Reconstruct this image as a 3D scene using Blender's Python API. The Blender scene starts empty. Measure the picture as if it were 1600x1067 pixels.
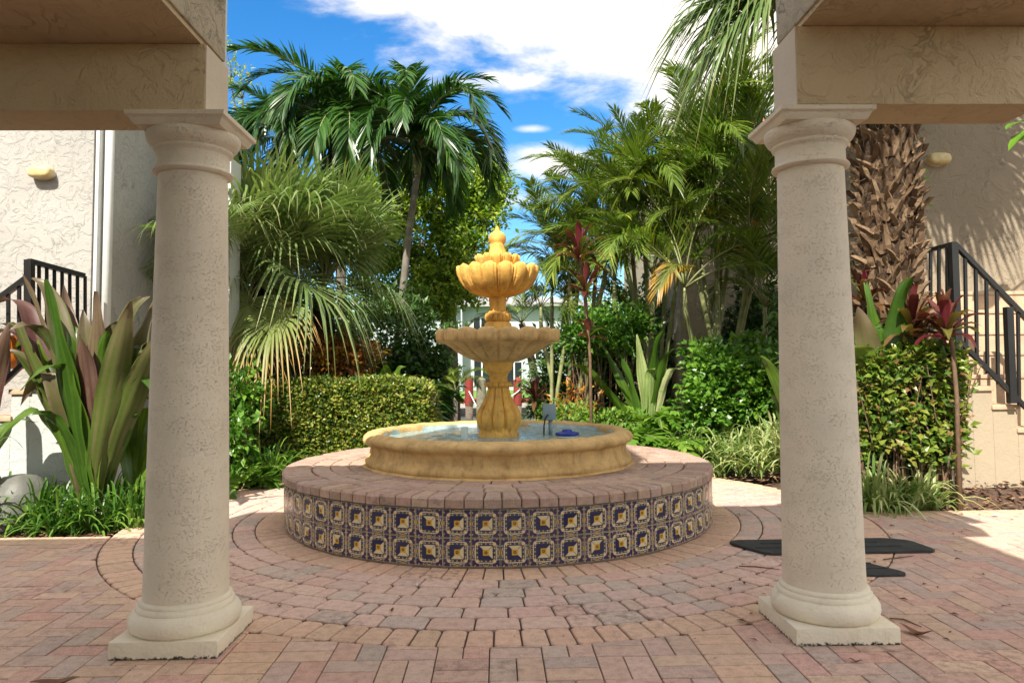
import bpy, bmesh, math, random
from mathutils import Vector, Matrix, Euler

scene = bpy.context.scene
COL = scene.collection
PI = math.pi
R = math.radians

# ---------------------------------------------------------------- camera
EYE = Vector((0.0, 0.0, 1.114))
YAW, PITCH, ROLL, FPX = R(-1.27), R(3.3), R(-0.5), 1130.0
SHIFT = 24.7                        # photo pixels the lens is shifted down
cam_d = bpy.data.cameras.new('camera')
cam = bpy.data.objects.new('camera', cam_d)
COL.objects.link(cam)
scene.camera = cam
cam_d.sensor_width = 36.0
cam_d.lens = 36.0 * FPX / 1600.0
cam_d.shift_y = -SHIFT / 1600.0
cam_d.clip_start = 0.05
cam_d.clip_end = 2000.0
CAMR = Matrix.Rotation(YAW, 3, 'Z') @ Matrix.Rotation(PI / 2 + PITCH, 3, 'X') @ Matrix.Rotation(ROLL, 3, 'Z')
cam.location = EYE
cam.rotation_euler = CAMR.to_euler()


def P(px, py, Y):
    """world point at distance Y (world y) seen at photograph pixel px, py"""
    d = CAMR @ Vector(((px - 800.0) / FPX, -(py + SHIFT - 533.5) / FPX, -1.0))
    t = Y / d.y
    return EYE + d * t


def X(px, Y, py=574):
    return P(px, py, Y).x


def Z(py, Y, px=780):
    return P(px, py, Y).z


# ---------------------------------------------------------------- light
SUN_K, SUN_T = 0.38, 1.10           # sideways and downward travel of the light per metre forward
sun_dir = Vector((SUN_K, 1.0, -SUN_T)).normalized()
sun_el = math.asin(-sun_dir.z)
sd = bpy.data.lights.new('sun', 'SUN')
sd.energy = 2.0
sd.angle = R(0.53)
sd.color = (1.0, 0.93, 0.82)
so = bpy.data.objects.new('sun', sd)
COL.objects.link(so)
so.rotation_euler = sun_dir.to_track_quat('-Z', 'Y').to_euler()
so.location = (-6, -14, 18)

scene.view_settings.view_transform = 'Standard'
scene.view_settings.look = 'None'
scene.view_settings.gamma = 1.0
scene.view_settings.use_curve_mapping = False
scene.view_settings.exposure = 2.2
scene.cycles.max_bounces = 7
scene.cycles.diffuse_bounces = 4
scene.cycles.transparent_max_bounces = 8
scene.cycles.caustics_reflective = False
scene.cycles.caustics_refractive = False

world = bpy.data.worlds.new('World')
scene.world = world
world.use_nodes = True


class NT:
    """small node-tree helper"""
    def __init__(self, tree):
        self.t = tree
        self.n = tree.nodes
        self.l = tree.links

    def node(self, typ, **kw):
        n = self.n.new(typ)
        for k, v in kw.items():
            setattr(n, k, v)
        return n

    def link(self, a, b):
        self.l.new(a, b)

    def put(self, sock, v):
        if v is None:
            return
        if hasattr(v, 'links') or isinstance(v, bpy.types.NodeSocket):
            self.l.new(v, sock)
        else:
            sock.default_value = v

    def math(self, op, a, b=None, c=None, clamp=False):
        n = self.node('ShaderNodeMath', operation=op, use_clamp=clamp)
        self.put(n.inputs[0], a)
        self.put(n.inputs[1], b)
        self.put(n.inputs[2], c)
        return n.outputs[0]

    def mix(self, fac, a, b, blend='MIX'):
        n = self.node('ShaderNodeMix', data_type='RGBA', blend_type=blend)
        n.clamp_factor = True
        self.put(n.inputs[0], fac)
        self.put(n.inputs[6], a)
        self.put(n.inputs[7], b)
        return n.outputs[2]

    def noise(self, vec, scale, detail=3.0, rough=0.55, dist=0.0):
        n = self.node('ShaderNodeTexNoise')
        if vec is not None:
            self.link(vec, n.inputs['Vector'])
        n.inputs['Scale'].default_value = scale
        n.inputs['Detail'].default_value = detail
        n.inputs['Roughness'].default_value = rough
        n.inputs['Distortion'].default_value = dist
        return n.outputs['Fac']

    def ramp(self, fac, stops, interp='LINEAR'):
        n = self.node('ShaderNodeValToRGB')
        n.color_ramp.interpolation = interp
        els = n.color_ramp.elements
        while len(els) < len(stops):
            els.new(0.5)
        for e, (p, c) in zip(els, stops):
            e.position = p
            e.color = (c[0], c[1], c[2], 1.0) if not isinstance(c, (int, float)) else (c, c, c, 1.0)
        self.put(n.inputs[0], fac)
        return n.outputs[0]

    def smooth(self, v, lo, hi):
        n = self.node('ShaderNodeMapRange', interpolation_type='SMOOTHSTEP')
        self.put(n.inputs[0], v)
        n.inputs[1].default_value = lo
        n.inputs[2].default_value = hi
        n.inputs[3].default_value = 0.0
        n.inputs[4].default_value = 1.0
        return n.outputs[0]


# world: Nishita sky with procedural clouds laid over it by direction
w = NT(world.node_tree)
w.n.clear()
sky = w.node('ShaderNodeTexSky', sky_type='NISHITA')
sky.sun_disc = False
sky.sun_elevation = sun_el
sky.sun_rotation = math.atan2(-sun_dir.x, -sun_dir.y)
sky.air_density = 1.0
sky.dust_density = 0.15
sky.ozone_density = 4.0
tc = w.node('ShaderNodeTexCoord')
sep = w.node('ShaderNodeSeparateXYZ')
w.link(tc.outputs['Generated'], sep.inputs[0])
dx, dy, dz = sep.outputs
yy = w.math('MAXIMUM', dy, 0.15)
u = w.math('DIVIDE', dx, yy)
v = w.math('DIVIDE', dz, yy)
cmb = w.node('ShaderNodeCombineXYZ')
w.link(u, cmb.inputs[0]); w.link(w.math('MULTIPLY', v, 1.9), cmb.inputs[1])
nz = w.noise(cmb.outputs[0], 5.0, 7.0, 0.6, 0.2)
nzf = w.noise(cmb.outputs[0], 22.0, 5.0, 0.6)
nn = w.math('ADD', w.math('MULTIPLY', w.math('SUBTRACT', nz, 0.5), 0.30),
            w.math('MULTIPLY', w.math('SUBTRACT', nzf, 0.5), 0.05))
edge = w.math('SUBTRACT', v, w.math('MULTIPLY_ADD', u, -0.35, 0.418))
big = w.smooth(w.math('ADD', edge, nn), -0.035, 0.075)
lim = w.math('SUBTRACT', 1.0, w.smooth(v, 6.0, 12.0))
leftlim = w.smooth(w.math('ADD', u, w.math('MULTIPLY', nn, 0.6)), -0.33, -0.22)
front = w.smooth(dy, 0.2, 0.45)
big = w.math('MULTIPLY', w.math('MULTIPLY', big, lim), w.math('MULTIPLY', leftlim, front))


def blob(cu, cv, ru, rv, amp):
    a = w.math('POWER', w.math('DIVIDE', w.math('SUBTRACT', u, cu), ru), 2.0)
    b = w.math('POWER', w.math('DIVIDE', w.math('SUBTRACT', v, cv), rv), 2.0)
    d = w.math('SUBTRACT', 1.0, w.math('SQRT', w.math('ADD', a, b)))
    d = w.math('ADD', d, w.math('MULTIPLY', nn, 7.0))
    return w.math('MULTIPLY', w.math('MULTIPLY', w.smooth(d, 0.0, 0.9), amp), front)


small = w.math('ADD', blob(0.085, 0.285, 0.10, 0.035, 0.95), blob(0.0, 0.40, 0.16, 0.018, 0.35))
small = w.math('ADD', small, blob(0.02, 0.235, 0.12, 0.02, 0.5))
small = w.math('ADD', small, blob(0.055, 0.335, 0.03, 0.008, 0.6))
# scattered cloud over the rest of the sky
nb = w.noise(tc.outputs['Generated'], 2.6, 6.0, 0.6)
rest = w.math('MULTIPLY', w.smooth(nb, 0.36, 0.50), w.math('SUBTRACT', 1.0, front))
rest = w.math('MULTIPLY', rest, w.smooth(dz, 0.02, 0.2))
cl = w.math('MINIMUM', w.math('ADD', w.math('ADD', big, small), rest), 1.0)
# deepen the blue of the clear sky
hs = w.node('ShaderNodeHueSaturation')
hs.inputs['Saturation'].default_value = 1.32
hs.inputs['Value'].default_value = 0.34
w.link(sky.outputs[0], hs.inputs['Color'])
hz = w.smooth(dz, 0.0, 0.35)
clc = w.mix(w.smooth(nz, 0.3, 0.75), (1.95, 1.85, 1.72, 1), (2.45, 2.25, 1.98, 1))
skyc = w.mix(cl, hs.outputs[0], clc)
bg = w.node('ShaderNodeBackground')
bg.inputs['Strength'].default_value = 0.15
w.link(skyc, bg.inputs['Color'])
wo = w.node('ShaderNodeOutputWorld')
w.link(bg.outputs[0], wo.inputs['Surface'])


# ---------------------------------------------------------------- materials
def new_mat(name):
    m = bpy.data.materials.new(name)
    m.use_nodes = True
    t = NT(m.node_tree)
    b = m.node_tree.nodes['Principled BSDF']
    return m, t, b


def C4(c):
    return (c[0], c[1], c[2], 1.0)


def simple(name, col, rough=0.6, metal=0.0, var=0.15, vscale=8.0, bump=0.0, bscale=60.0, spec=0.5):
    m, t, b = new_mat(name)
    tc = t.node('ShaderNodeTexCoord')
    n = t.noise(tc.outputs['Object'], vscale, 4.0)
    lo = [c * (1 - var) for c in col]
    hi = [min(1, c * (1 + var)) for c in col]
    t.link(t.ramp(n, [(0.3, lo), (0.7, hi)]), b.inputs['Base Color'])
    b.inputs['Roughness'].default_value = rough
    b.inputs['Metallic'].default_value = metal
    b.inputs['Specular IOR Level'].default_value = spec
    if bump:
        bn = t.node('ShaderNodeBump')
        bn.inputs['Strength'].default_value = bump
        bn.inputs['Distance'].default_value = 0.01
        t.link(t.noise(tc.outputs['Object'], bscale, 5.0, 0.65), bn.inputs['Height'])
        t.link(bn.outputs[0], b.inputs['Normal'])
    return m


def stucco(name, col, scale=7.0, strength=0.9, dist=0.012, stain=0.12):
    """skip-trowelled stucco: plateaus with ragged ridges"""
    m, t, b = new_mat(name)
    g = t.node('ShaderNodeNewGeometry')
    pos = g.outputs['Position']
    n1 = t.noise(pos, scale, 6.0, 0.62, 1.3)
    n2 = t.noise(pos, scale * 9, 4.0, 0.6)
    n3 = t.noise(pos, 0.9, 4.0, 0.6)
    n4 = t.noise(pos, scale * 0.6, 3.0, 0.6)
    plate = t.smooth(n1, 0.44, 0.56)
    ridge = t.math('MULTIPLY', t.smooth(n4, 0.5, 0.68), t.math('SUBTRACT', 1.0, t.smooth(t.math('ABSOLUTE', t.math('SUBTRACT', n1, 0.5)), 0.0, 0.02)))
    h = t.math('ADD', t.math('MULTIPLY', plate, 0.30), t.math('MULTIPLY', ridge, 0.30))
    h = t.math('ADD', h, t.math('MULTIPLY', n2, 0.35))
    bn = t.node('ShaderNodeBump')
    bn.inputs['Strength'].default_value = strength
    bn.inputs['Distance'].default_value = dist
    t.link(h, bn.inputs['Height'])
    t.link(bn.outputs[0], b.inputs['Normal'])
    lo = [c * (1 - stain) for c in col]
    hi = [min(1, c * (1 + stain * 0.6)) for c in col]
    c = t.ramp(n3, [(0.3, lo), (0.7, hi)])
    t.link(c, b.inputs['Base Color'])
    b.inputs['Roughness'].default_value = 0.85
    return m


def pitted(name, col):
    """cast coral-stone with pits (columns)"""
    m, t, b = new_mat(name)
    g = t.node('ShaderNodeTexCoord')
    mp = t.node('ShaderNodeMapping')
    mp.inputs['Scale'].default_value = (1, 1, 1.6)
    t.link(g.outputs['Object'], mp.inputs['Vector'])
    pos = mp.outputs[0]
    n1 = t.noise(pos, 38.0, 3.0, 0.5, 0.6)
    n2 = t.noise(pos, 170.0, 3.0, 0.6)
    n3 = t.noise(pos, 3.0, 5.0, 0.6)
    n4 = t.noise(pos, 9.0, 2.0, 0.5)
    vn = t.node('ShaderNodeTexVoronoi')
    vn.inputs['Scale'].default_value = 85.0
    vn.inputs['Randomness'].default_value = 1.0
    wv = t.node('ShaderNodeVectorMath', operation='ADD')
    t.link(pos, wv.inputs[0])
    nz2 = t.node('ShaderNodeTexNoise'); nz2.inputs['Scale'].default_value = 60.0; t.link(pos, nz2.inputs['Vector'])
    sc = t.node('ShaderNodeVectorMath', operation='SCALE'); sc.inputs['Scale'].default_value = 0.006
    t.link(nz2.outputs['Color'], sc.inputs[0]); t.link(sc.outputs[0], wv.inputs[1])
    t.link(wv.outputs[0], vn.inputs['Vector'])
    thr = t.math('MULTIPLY_ADD', t.smooth(n4, 0.35, 0.7), 0.22, 0.11)
    pit = t.smooth(t.math('SUBTRACT', vn.outputs['Distance'], thr), -0.05, 0.08)
    h = t.math('ADD', pit, t.math('MULTIPLY', n2, 0.55))
    bn = t.node('ShaderNodeBump')
    bn.inputs['Strength'].default_value = 1.0
    bn.inputs['Distance'].default_value = 0.0036
    t.link(h, bn.inputs['Height'])
    t.link(bn.outputs[0], b.inputs['Normal'])
    c = t.ramp(n3, [(0.3, [x * 0.9 for x in col]), (0.7, [min(1, x * 1.06) for x in col])])
    c = t.mix(0.0, c, C4([x * 0.55 for x in col]))
    t.link(c, b.inputs['Base Color'])
    b.inputs['Roughness'].default_value = 0.8
    return m


def paver_mat(name, from_attr, tight=False):
    """concrete paver: the tint comes from the object's colour or a face attribute"""
    m, t, b = new_mat(name)
    if from_attr:
        a = t.node('ShaderNodeAttribute', attribute_name='tintc')
        base = a.outputs['Color']
    else:
        a = t.node('ShaderNodeObjectInfo')
        base = a.outputs['Color']
    g = t.node('ShaderNodeNewGeometry')
    pos = g.outputs['Position']
    sp = t.noise(pos, 260.0, 2.0, 0.7)
    md = t.noise(pos, 24.0, 5.0, 0.65)
    bg_ = t.noise(pos, 1.7, 4.0, 0.6)
    c = t.mix(t.smooth(md, 0.35, 0.75), base, t.mix(1.0, base, (0.72, 0.70, 0.68, 1), 'MULTIPLY'))
    c = t.mix(t.smooth(sp, 0.58, 0.68), c, t.mix(0.6, base, (0.80, 0.76, 0.70, 1)))
    c = t.mix(t.smooth(sp, 0.42, 0.30), c, t.mix(1.0, base, (0.45, 0.42, 0.4, 1), 'MULTIPLY'))
    dirt = t.math('MULTIPLY', t.smooth(bg_, 0.50, 0.72), t.smooth(md, 0.42, 0.66))
    c = t.mix(t.math('MULTIPLY', dirt, 0.6), c, (0.09, 0.07, 0.055, 1))
    t.link(c, b.inputs['Base Color'])
    b.inputs['Roughness'].default_value = 0.82
    bn = t.node('ShaderNodeBump')
    bn.inputs['Strength'].default_value = 0.7
    bn.inputs['Distance'].default_value = 0.003
    t.link(t.math('ADD', t.math('MULTIPLY', sp, 0.7), md), bn.inputs['Height'])
    t.link(bn.outputs[0], b.inputs['Normal'])
    return m


def leaf_mat(name, cols, rough=0.42, trans=0.35, spec=0.5, tip=None):
    """foliage: tint attribute per leaf picks the colour; light passes through"""
    m, t, b = new_mat(name)
    a = t.node('ShaderNodeAttribute', attribute_name='tint')
    oi = t.node('ShaderNodeObjectInfo')
    f = t.math('ADD', a.outputs['Fac'], t.math('MULTIPLY_ADD', oi.outputs['Random'], 0.24, -0.12), clamp=True)
    g = t.node('ShaderNodeNewGeometry')
    n = t.noise(g.outputs['Position'], 30.0, 3.0)
    f = t.math('ADD', f, t.math('MULTIPLY_ADD', n, 0.3, -0.15), clamp=True)
    k = len(cols)
    stops = [(i / (k - 1), c) for i, c in enumerate(cols)]
    c = t.ramp(f, stops)
    if tip:
        a2 = t.node('ShaderNodeAttribute', attribute_name='tipv')
        c = t.mix(t.smooth(t.math('ADD', a2.outputs['Fac'], t.math('MULTIPLY_ADD', n, 0.4, -0.2)), tip[1], tip[2]), c, C4(tip[0]))
    t.link(c, b.inputs['Base Color'])
    b.inputs['Roughness'].default_value = rough
    b.inputs['Specular IOR Level'].default_value = spec
    tr = t.node('ShaderNodeBsdfTranslucent')
    t.link(t.mix(1.0, c, (1.0, 1.15, 0.55, 1), 'MULTIPLY'), tr.inputs['Color'])
    mx = t.node('ShaderNodeMixShader')
    mx.inputs[0].default_value = trans
    out = m.node_tree.nodes['Material Output']
    t.link(b.outputs[0], mx.inputs[1])
    t.link(tr.outputs[0], mx.inputs[2])
    t.link(mx.outputs[0], out.inputs['Surface'])
    return m


def tile_mat():
    """painted majolica tile, read from the tile's own UV"""
    m, t, b = new_mat('painted_tile')
    uv = t.node('ShaderNodeUVMap')
    s = t.node('ShaderNodeSeparateXYZ')
    t.link(uv.outputs[0], s.inputs[0])
    ux = t.math('SUBTRACT', s.outputs[0], 0.5)
    uy = t.math('SUBTRACT', s.outputs[1], 0.5)
    ax = t.math('ABSOLUTE', ux)
    ay = t.math('ABSOLUTE', uy)
    ch = t.math('MAXIMUM', ax, ay)
    mn = t.math('MINIMUM', ax, ay)
    sm = t.math('ADD', ax, ay)
    rr = t.math('SQRT', t.math('ADD', t.math('MULTIPLY', ax, ax), t.math('MULTIPLY', ay, ay)))
    navy = (0.012, 0.013, 0.075, 1)
    cream = (0.70, 0.58, 0.36, 1)
    ochre = (0.60, 0.36, 0.03, 1)
    brown = (0.10, 0.03, 0.01, 1)
    blue = (0.015, 0.028, 0.085, 1)
    purple = (0.035, 0.022, 0.075, 1)
    green = (0.05, 0.12, 0.10, 1)

    def band(v, lo, hi):
        return t.math('MULTIPLY', t.math('GREATER_THAN', v, lo), t.math('LESS_THAN', v, hi))
    # border field: purple-navy with small cream and ochre scrolls
    vo = t.node('ShaderNodeTexVoronoi')
    sv = t.node('ShaderNodeCombineXYZ')
    t.link(ax, sv.inputs[0]); t.link(ay, sv.inputs[1])
    t.link(sv.outputs[0], vo.inputs['Vector'])
    vo.inputs['Scale'].default_value = 19.0
    c = t.mix(t.math('LESS_THAN', vo.outputs['Distance'], 0.36), purple, t.mix(0.7, vo.outputs['Color'], cream))
    c = t.mix(t.math('LESS_THAN', vo.outputs['Distance'], 0.16), c, navy)
    c = t.mix(t.math('GREATER_THAN', sm, 0.90), c, navy)
    c = t.mix(t.math('GREATER_THAN', sm, 0.95), c, cream)
    c = t.mix(t.math('MULTIPLY', t.math('GREATER_THAN', ch, 0.445), t.math('LESS_THAN', mn, 0.05)), c, ochre)
    c = t.mix(t.math('GREATER_THAN', ch, 0.487), c, cream)
    # rounded frame line (superellipse)
    se = t.math('POWER', t.math('ADD', t.math('POWER', ax, 7.0), t.math('POWER', ay, 7.0)), 1.0 / 7.0)
    inner = t.math('LESS_THAN', se, 0.375)

    def dot(cx, cy, r):
        a_ = t.math('SUBTRACT', ax, cx); b_ = t.math('SUBTRACT', ay, cy)
        return t.math('LESS_THAN', t.math('ADD', t.math('MULTIPLY', a_, a_), t.math('MULTIPLY', b_, b_)), r * r)
    c = t.mix(inner, c, blue)
    for cx_, cy_, r_, col_ in ((.295, .295, .045, cream), (.295, .225, .026, ochre), (.225, .295, .026, ochre), (.30, .15, .024, cream), (.15, .30, .024, cream),
                               (.305, 0.0, .028, ochre), (0.0, .305, .028, ochre), (.30, .075, .02, green), (.075, .30, .02, green)):
        c = t.mix(t.math('MULTIPLY', inner, dot(cx_, cy_, r_)), c, col_)
    c = t.mix(band(se, 0.348, 0.380), c, cream)
    # bevelled centre square
    light = t.math('MAXIMUM', t.math('MULTIPLY', t.math('GREATER_THAN', ay, ax), t.math('LESS_THAN', uy, 0.0)),
                   t.math('MULTIPLY', t.math('GREATER_THAN', ax, ay), t.math('GREATER_THAN', ux, 0.0)))
    sq = t.mix(light, navy, cream)
    sq = t.mix(t.math('LESS_THAN', t.math('ABSOLUTE', t.math('SUBTRACT', ax, ay)), 0.012), sq, navy)
    c = t.mix(t.math('LESS_THAN', ch, 0.235), c, sq)
    c = t.mix(t.math('LESS_THAN', ch, 0.105), c, ochre)
    c = t.mix(t.math('LESS_THAN', rr, 0.055), c, brown)
    c = t.mix(t.math('LESS_THAN', rr, 0.02), c, ochre)
    g = t.node('ShaderNodeNewGeometry')
    oi = t.node('ShaderNodeObjectInfo')
    wn = t.noise(g.outputs['Position'], 9.0, 5.0, 0.65)
    wear = t.math('MULTIPLY', t.smooth(wn, 0.55, 0.75), 0.18)
    c = t.mix(wear, c, (0.33, 0.27, 0.20, 1))
    c = t.mix(t.math('MULTIPLY', oi.outputs['Random'], 0.08), c, (0.25, 0.21, 0.17, 1))
    t.link(c, b.inputs['Base Color'])
    b.inputs['Roughness'].default_value = 0.24
    bn = t.node('ShaderNodeBump')
    bn.inputs['Strength'].default_value = 0.25
    bn.inputs['Distance'].default_value = 0.002
    t.link(t.noise(g.outputs['Position'], 30.0, 2.0), bn.inputs['Height'])
    t.link(bn.outputs[0], b.inputs['Normal'])
    return m


def cast_stone(name, col, dark):
    """ochre-painted cast stone with mineral streaks"""
    m, t, b = new_mat(name)
    g = t.node('ShaderNodeNewGeometry')
    pos = g.outputs['Position']
    mp = t.node('ShaderNodeMapping')
    mp.inputs['Scale'].default_value = (1, 1, 0.25)
    t.link(pos, mp.inputs['Vector'])
    st = t.noise(mp.outputs[0], 26.0, 5.0, 0.65)
    n = t.noise(pos, 8.0, 5.0, 0.65)
    f = t.noise(pos, 120.0, 4.0, 0.65)
    c = t.ramp(n, [(0.28, dark), (0.5, col), (0.75, [min(1, x * 1.25) for x in col])])
    c = t.mix(t.math('MULTIPLY', t.smooth(st, 0.50, 0.70), 0.45), c, C4([dark[0] * 0.6, dark[1] * 0.55, dark[2] * 0.55]))
    c = t.mix(t.math('MULTIPLY', t.smooth(f, 0.6, 0.75), 0.35), c, (0.66, 0.55, 0.36, 1))
    lime = t.noise(mp.outputs[0], 11.0, 5.0, 0.7, 0.4)
    c = t.mix(t.math('MULTIPLY', t.smooth(lime, 0.58, 0.74), 0.45), c, (0.55, 0.50, 0.38, 1))
    alg = t.noise(pos, 5.0, 6.0, 0.7, 0.3)
    c = t.mix(t.math('MULTIPLY', t.math('MULTIPLY', t.smooth(alg, 0.52, 0.70), t.smooth(f, 0.40, 0.62)), 0.42), c, (0.14, 0.125, 0.05, 1))
    t.link(c, b.inputs['Base Color'])
    b.inputs['Roughness'].default_value = 0.74
    bn = t.node('ShaderNodeBump')
    bn.inputs['Strength'].default_value = 0.8
    bn.inputs['Distance'].default_value = 0.006
    h = t.math('ADD', t.math('MULTIPLY', f, 0.5), t.noise(pos, 28.0, 5.0, 0.6))
    t.link(h, bn.inputs['Height'])
    t.link(bn.outputs[0], b.inputs['Normal'])
    return m


M = {}
M['stucco_beam'] = stucco('beam_stucco', (0.60, 0.465, 0.29), 7.0, 0.9, 0.013, 0.16)
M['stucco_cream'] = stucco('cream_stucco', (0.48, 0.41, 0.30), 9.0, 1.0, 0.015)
M['stucco_white'] = stucco('white_stucco', (0.40, 0.39, 0.36), 8.5, 1.0, 0.011)
M['stucco_grey'] = stucco('pale_stucco', (0.50, 0.52, 0.50), 8.0, 0.7, 0.01)
M['stucco_stair'] = stucco('stair_stucco', (0.36, 0.30, 0.21), 16.0, 0.5, 0.006)
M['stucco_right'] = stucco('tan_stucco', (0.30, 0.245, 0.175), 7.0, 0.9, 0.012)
M['column'] = pitted('pitted_cast_stone', (0.80, 0.70, 0.555))
M['colbase'] = simple('painted_base_stone', (0.80, 0.72, 0.57), 0.75, var=0.07, vscale=6, bump=0.5, bscale=70)
mm_ = M['colbase']; t_ = NT(mm_.node_tree); b_ = mm_.node_tree.nodes['Principled BSDF']
src_ = b_.inputs['Base Color'].links[0].from_socket
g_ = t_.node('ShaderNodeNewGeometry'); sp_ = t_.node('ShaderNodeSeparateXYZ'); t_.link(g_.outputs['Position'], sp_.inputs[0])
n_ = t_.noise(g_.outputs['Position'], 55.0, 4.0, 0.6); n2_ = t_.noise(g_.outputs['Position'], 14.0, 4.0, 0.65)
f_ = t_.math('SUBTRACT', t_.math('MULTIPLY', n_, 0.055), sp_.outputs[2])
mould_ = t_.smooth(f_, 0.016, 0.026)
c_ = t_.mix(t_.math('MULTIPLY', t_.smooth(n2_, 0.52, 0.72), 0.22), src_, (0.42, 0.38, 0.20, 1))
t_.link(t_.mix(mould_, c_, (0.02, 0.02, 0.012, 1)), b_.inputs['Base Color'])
M['paver'] = paver_mat('paver_single', False)
M['paver_rest'] = paver_mat('paver_joined', True)
M['tile'] = tile_mat()
M['grout'] = simple('grout', (0.30, 0.25, 0.19), 0.9, var=0.3, vscale=20)
M['joint'] = simple('joint_sand', (0.075, 0.055, 0.042), 0.95, var=0.4, vscale=14, bump=0.4)
M['ochre'] = cast_stone('ochre_cast_stone', (0.70, 0.40, 0.085), (0.46, 0.225, 0.04))
M['ochre_pale'] = cast_stone('pale_ochre_stone', (0.62, 0.41, 0.17), (0.42, 0.25, 0.085))
M['mulch_soil'] = simple('mulch_soil', (0.085, 0.05, 0.032), 0.95, var=0.5, vscale=30, bump=1.0, bscale=80)
M['chip'] = leaf_mat('mulch_chip', [(0.05, 0.02, 0.012), (0.16, 0.065, 0.035), (0.30, 0.18, 0.10)], 0.9, 0.0)
M['black_metal'] = simple('black_metal', (0.012, 0.012, 0.012), 0.35, var=0.2)
M['rubber'] = simple('black_rubber', (0.03, 0.032, 0.034), 0.75, var=0.35, vscale=10, bump=0.5, bscale=40)
M['white_trim'] = simple('white_trim', (0.62, 0.64, 0.62), 0.5, var=0.05)
M['lamp_glass'] = simple('yellowed_lens', (0.62, 0.50, 0.24), 0.3, var=0.15, vscale=20)
M['step'] = simple('step_paint', (0.50, 0.36, 0.24), 0.8, var=0.15, bump=0.3)
M['glass_dark'] = simple('dark_glass', (0.02, 0.025, 0.03), 0.08, var=0.1)
M['pvc'] = simple('white_pvc', (0.62, 0.70, 0.66), 0.35, var=0.06)
M['grey_box'] = simple('grey_plastic', (0.24, 0.33, 0.37), 0.5, var=0.1)
M['blue_lid'] = simple('blue_plastic', (0.008, 0.03, 0.30), 0.35, var=0.1)
M['roof_tile'] = simple('terracotta', (0.42, 0.13, 0.07), 0.75, var=0.3, vscale=15)
M['grass'] = simple('lawn', (0.10, 0.22, 0.02), 0.9, var=0.3, vscale=3)
M['concrete'] = simple('concrete', (0.42, 0.40, 0.36), 0.85, var=0.15, vscale=4, bump=0.3)
M['red_wood'] = simple('red_wood', (0.20, 0.022, 0.014), 0.6, var=0.2)
M['grey_wood'] = simple('grey_wood', (0.16, 0.15, 0.10), 0.85, var=0.3)
M['house_white'] = simple('house_white', (0.40, 0.45, 0.48), 0.8, var=0.05)
M['roof_grey'] = simple('roof_grey', (0.32, 0.32, 0.33), 0.7, var=0.12)
M['orange_pot'] = simple('orange_glaze', (0.55, 0.16, 0.02), 0.4, var=0.15)
M['sack'] = simple('grey_sack', (0.13, 0.13, 0.115), 0.55, var=0.15, bump=0.8, bscale=14)
M['bark'] = simple('bark', (0.13, 0.10, 0.075), 0.9, var=0.35, vscale=14, bump=0.8, bscale=30)
M['palm_bark'] = simple('smooth_palm_bark', (0.17, 0.15, 0.12), 0.85, var=0.3, vscale=8, bump=0.5, bscale=25)
M['cane'] = simple('green_cane', (0.24, 0.26, 0.11), 0.55, var=0.35, vscale=7)
M['boot'] = leaf_mat('palm_boot', [(0.025, 0.014, 0.007), (0.12, 0.07, 0.035), (0.30, 0.21, 0.125)], 0.85, 0.0)
M['fibre'] = simple('palm_fibre', (0.045, 0.025, 0.013), 0.95, var=0.5, vscale=25, bump=1.0, bscale=50)
M['dead_leaf'] = simple('dead_leaf', (0.16, 0.07, 0.025), 0.6, var=0.4, vscale=30)
M['pale_petal'] = simple('pale_petal', (0.75, 0.70, 0.62), 0.7, var=0.1)
M['stem_brown'] = simple('stem_brown', (0.14, 0.085, 0.05), 0.85, var=0.3, vscale=20)

M['l_palm'] = leaf_mat('palm_leaf', [(0.02, 0.06, 0.014), (0.045, 0.125, 0.022), (0.11, 0.20, 0.035)], 0.32, 0.28, tip=((0.30, 0.24, 0.08), 0.95, 1.25))
M['l_fan'] = leaf_mat('fan_leaf', [(0.07, 0.125, 0.04), (0.16, 0.245, 0.075), (0.31, 0.36, 0.15)], 0.38, 0.30, tip=((0.36, 0.27, 0.11), 0.80, 1.12))
M['l_fan_dry'] = leaf_mat('fan_leaf_dry', [(0.11, 0.16, 0.04), (0.20, 0.26, 0.07), (0.30, 0.33, 0.12)], 0.45, 0.35, tip=((0.46, 0.26, 0.07), 0.55, 0.95))
M['l_areca'] = leaf_mat('areca_leaf', [(0.045, 0.095, 0.014), (0.14, 0.22, 0.028), (0.36, 0.37, 0.05)], 0.36, 0.30, tip=((0.42, 0.28, 0.04), 0.85, 1.2))
M['l_areca_y'] = leaf_mat('areca_leaf_yellow', [(0.06, 0.12, 0.025), (0.17, 0.19, 0.035), (0.38, 0.27, 0.04)], 0.4, 0.35, tip=((0.50, 0.27, 0.03), 0.3, 0.8))
M['l_tree'] = leaf_mat('tree_leaf', [(0.06, 0.13, 0.014), (0.18, 0.30, 0.026), (0.40, 0.48, 0.05)], 0.4, 0.35)
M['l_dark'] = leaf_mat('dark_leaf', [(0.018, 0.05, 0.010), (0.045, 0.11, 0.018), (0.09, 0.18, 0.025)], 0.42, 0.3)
M['l_hedge'] = leaf_mat('hedge_leaf', [(0.045, 0.10, 0.012), (0.12, 0.19, 0.02), (0.34, 0.36, 0.06), (0.20, 0.12, 0.05)], 0.35, 0.3)
M['l_shrub'] = leaf_mat('shrub_leaf', [(0.04, 0.12, 0.012), (0.09, 0.22, 0.022), (0.18, 0.34, 0.035)], 0.35, 0.35)
M['l_shrub2'] = leaf_mat('bronze_shrub_leaf', [(0.04, 0.10, 0.012), (0.11, 0.20, 0.02), (0.24, 0.30, 0.04), (0.25, 0.12, 0.06)], 0.35, 0.35)
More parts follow.
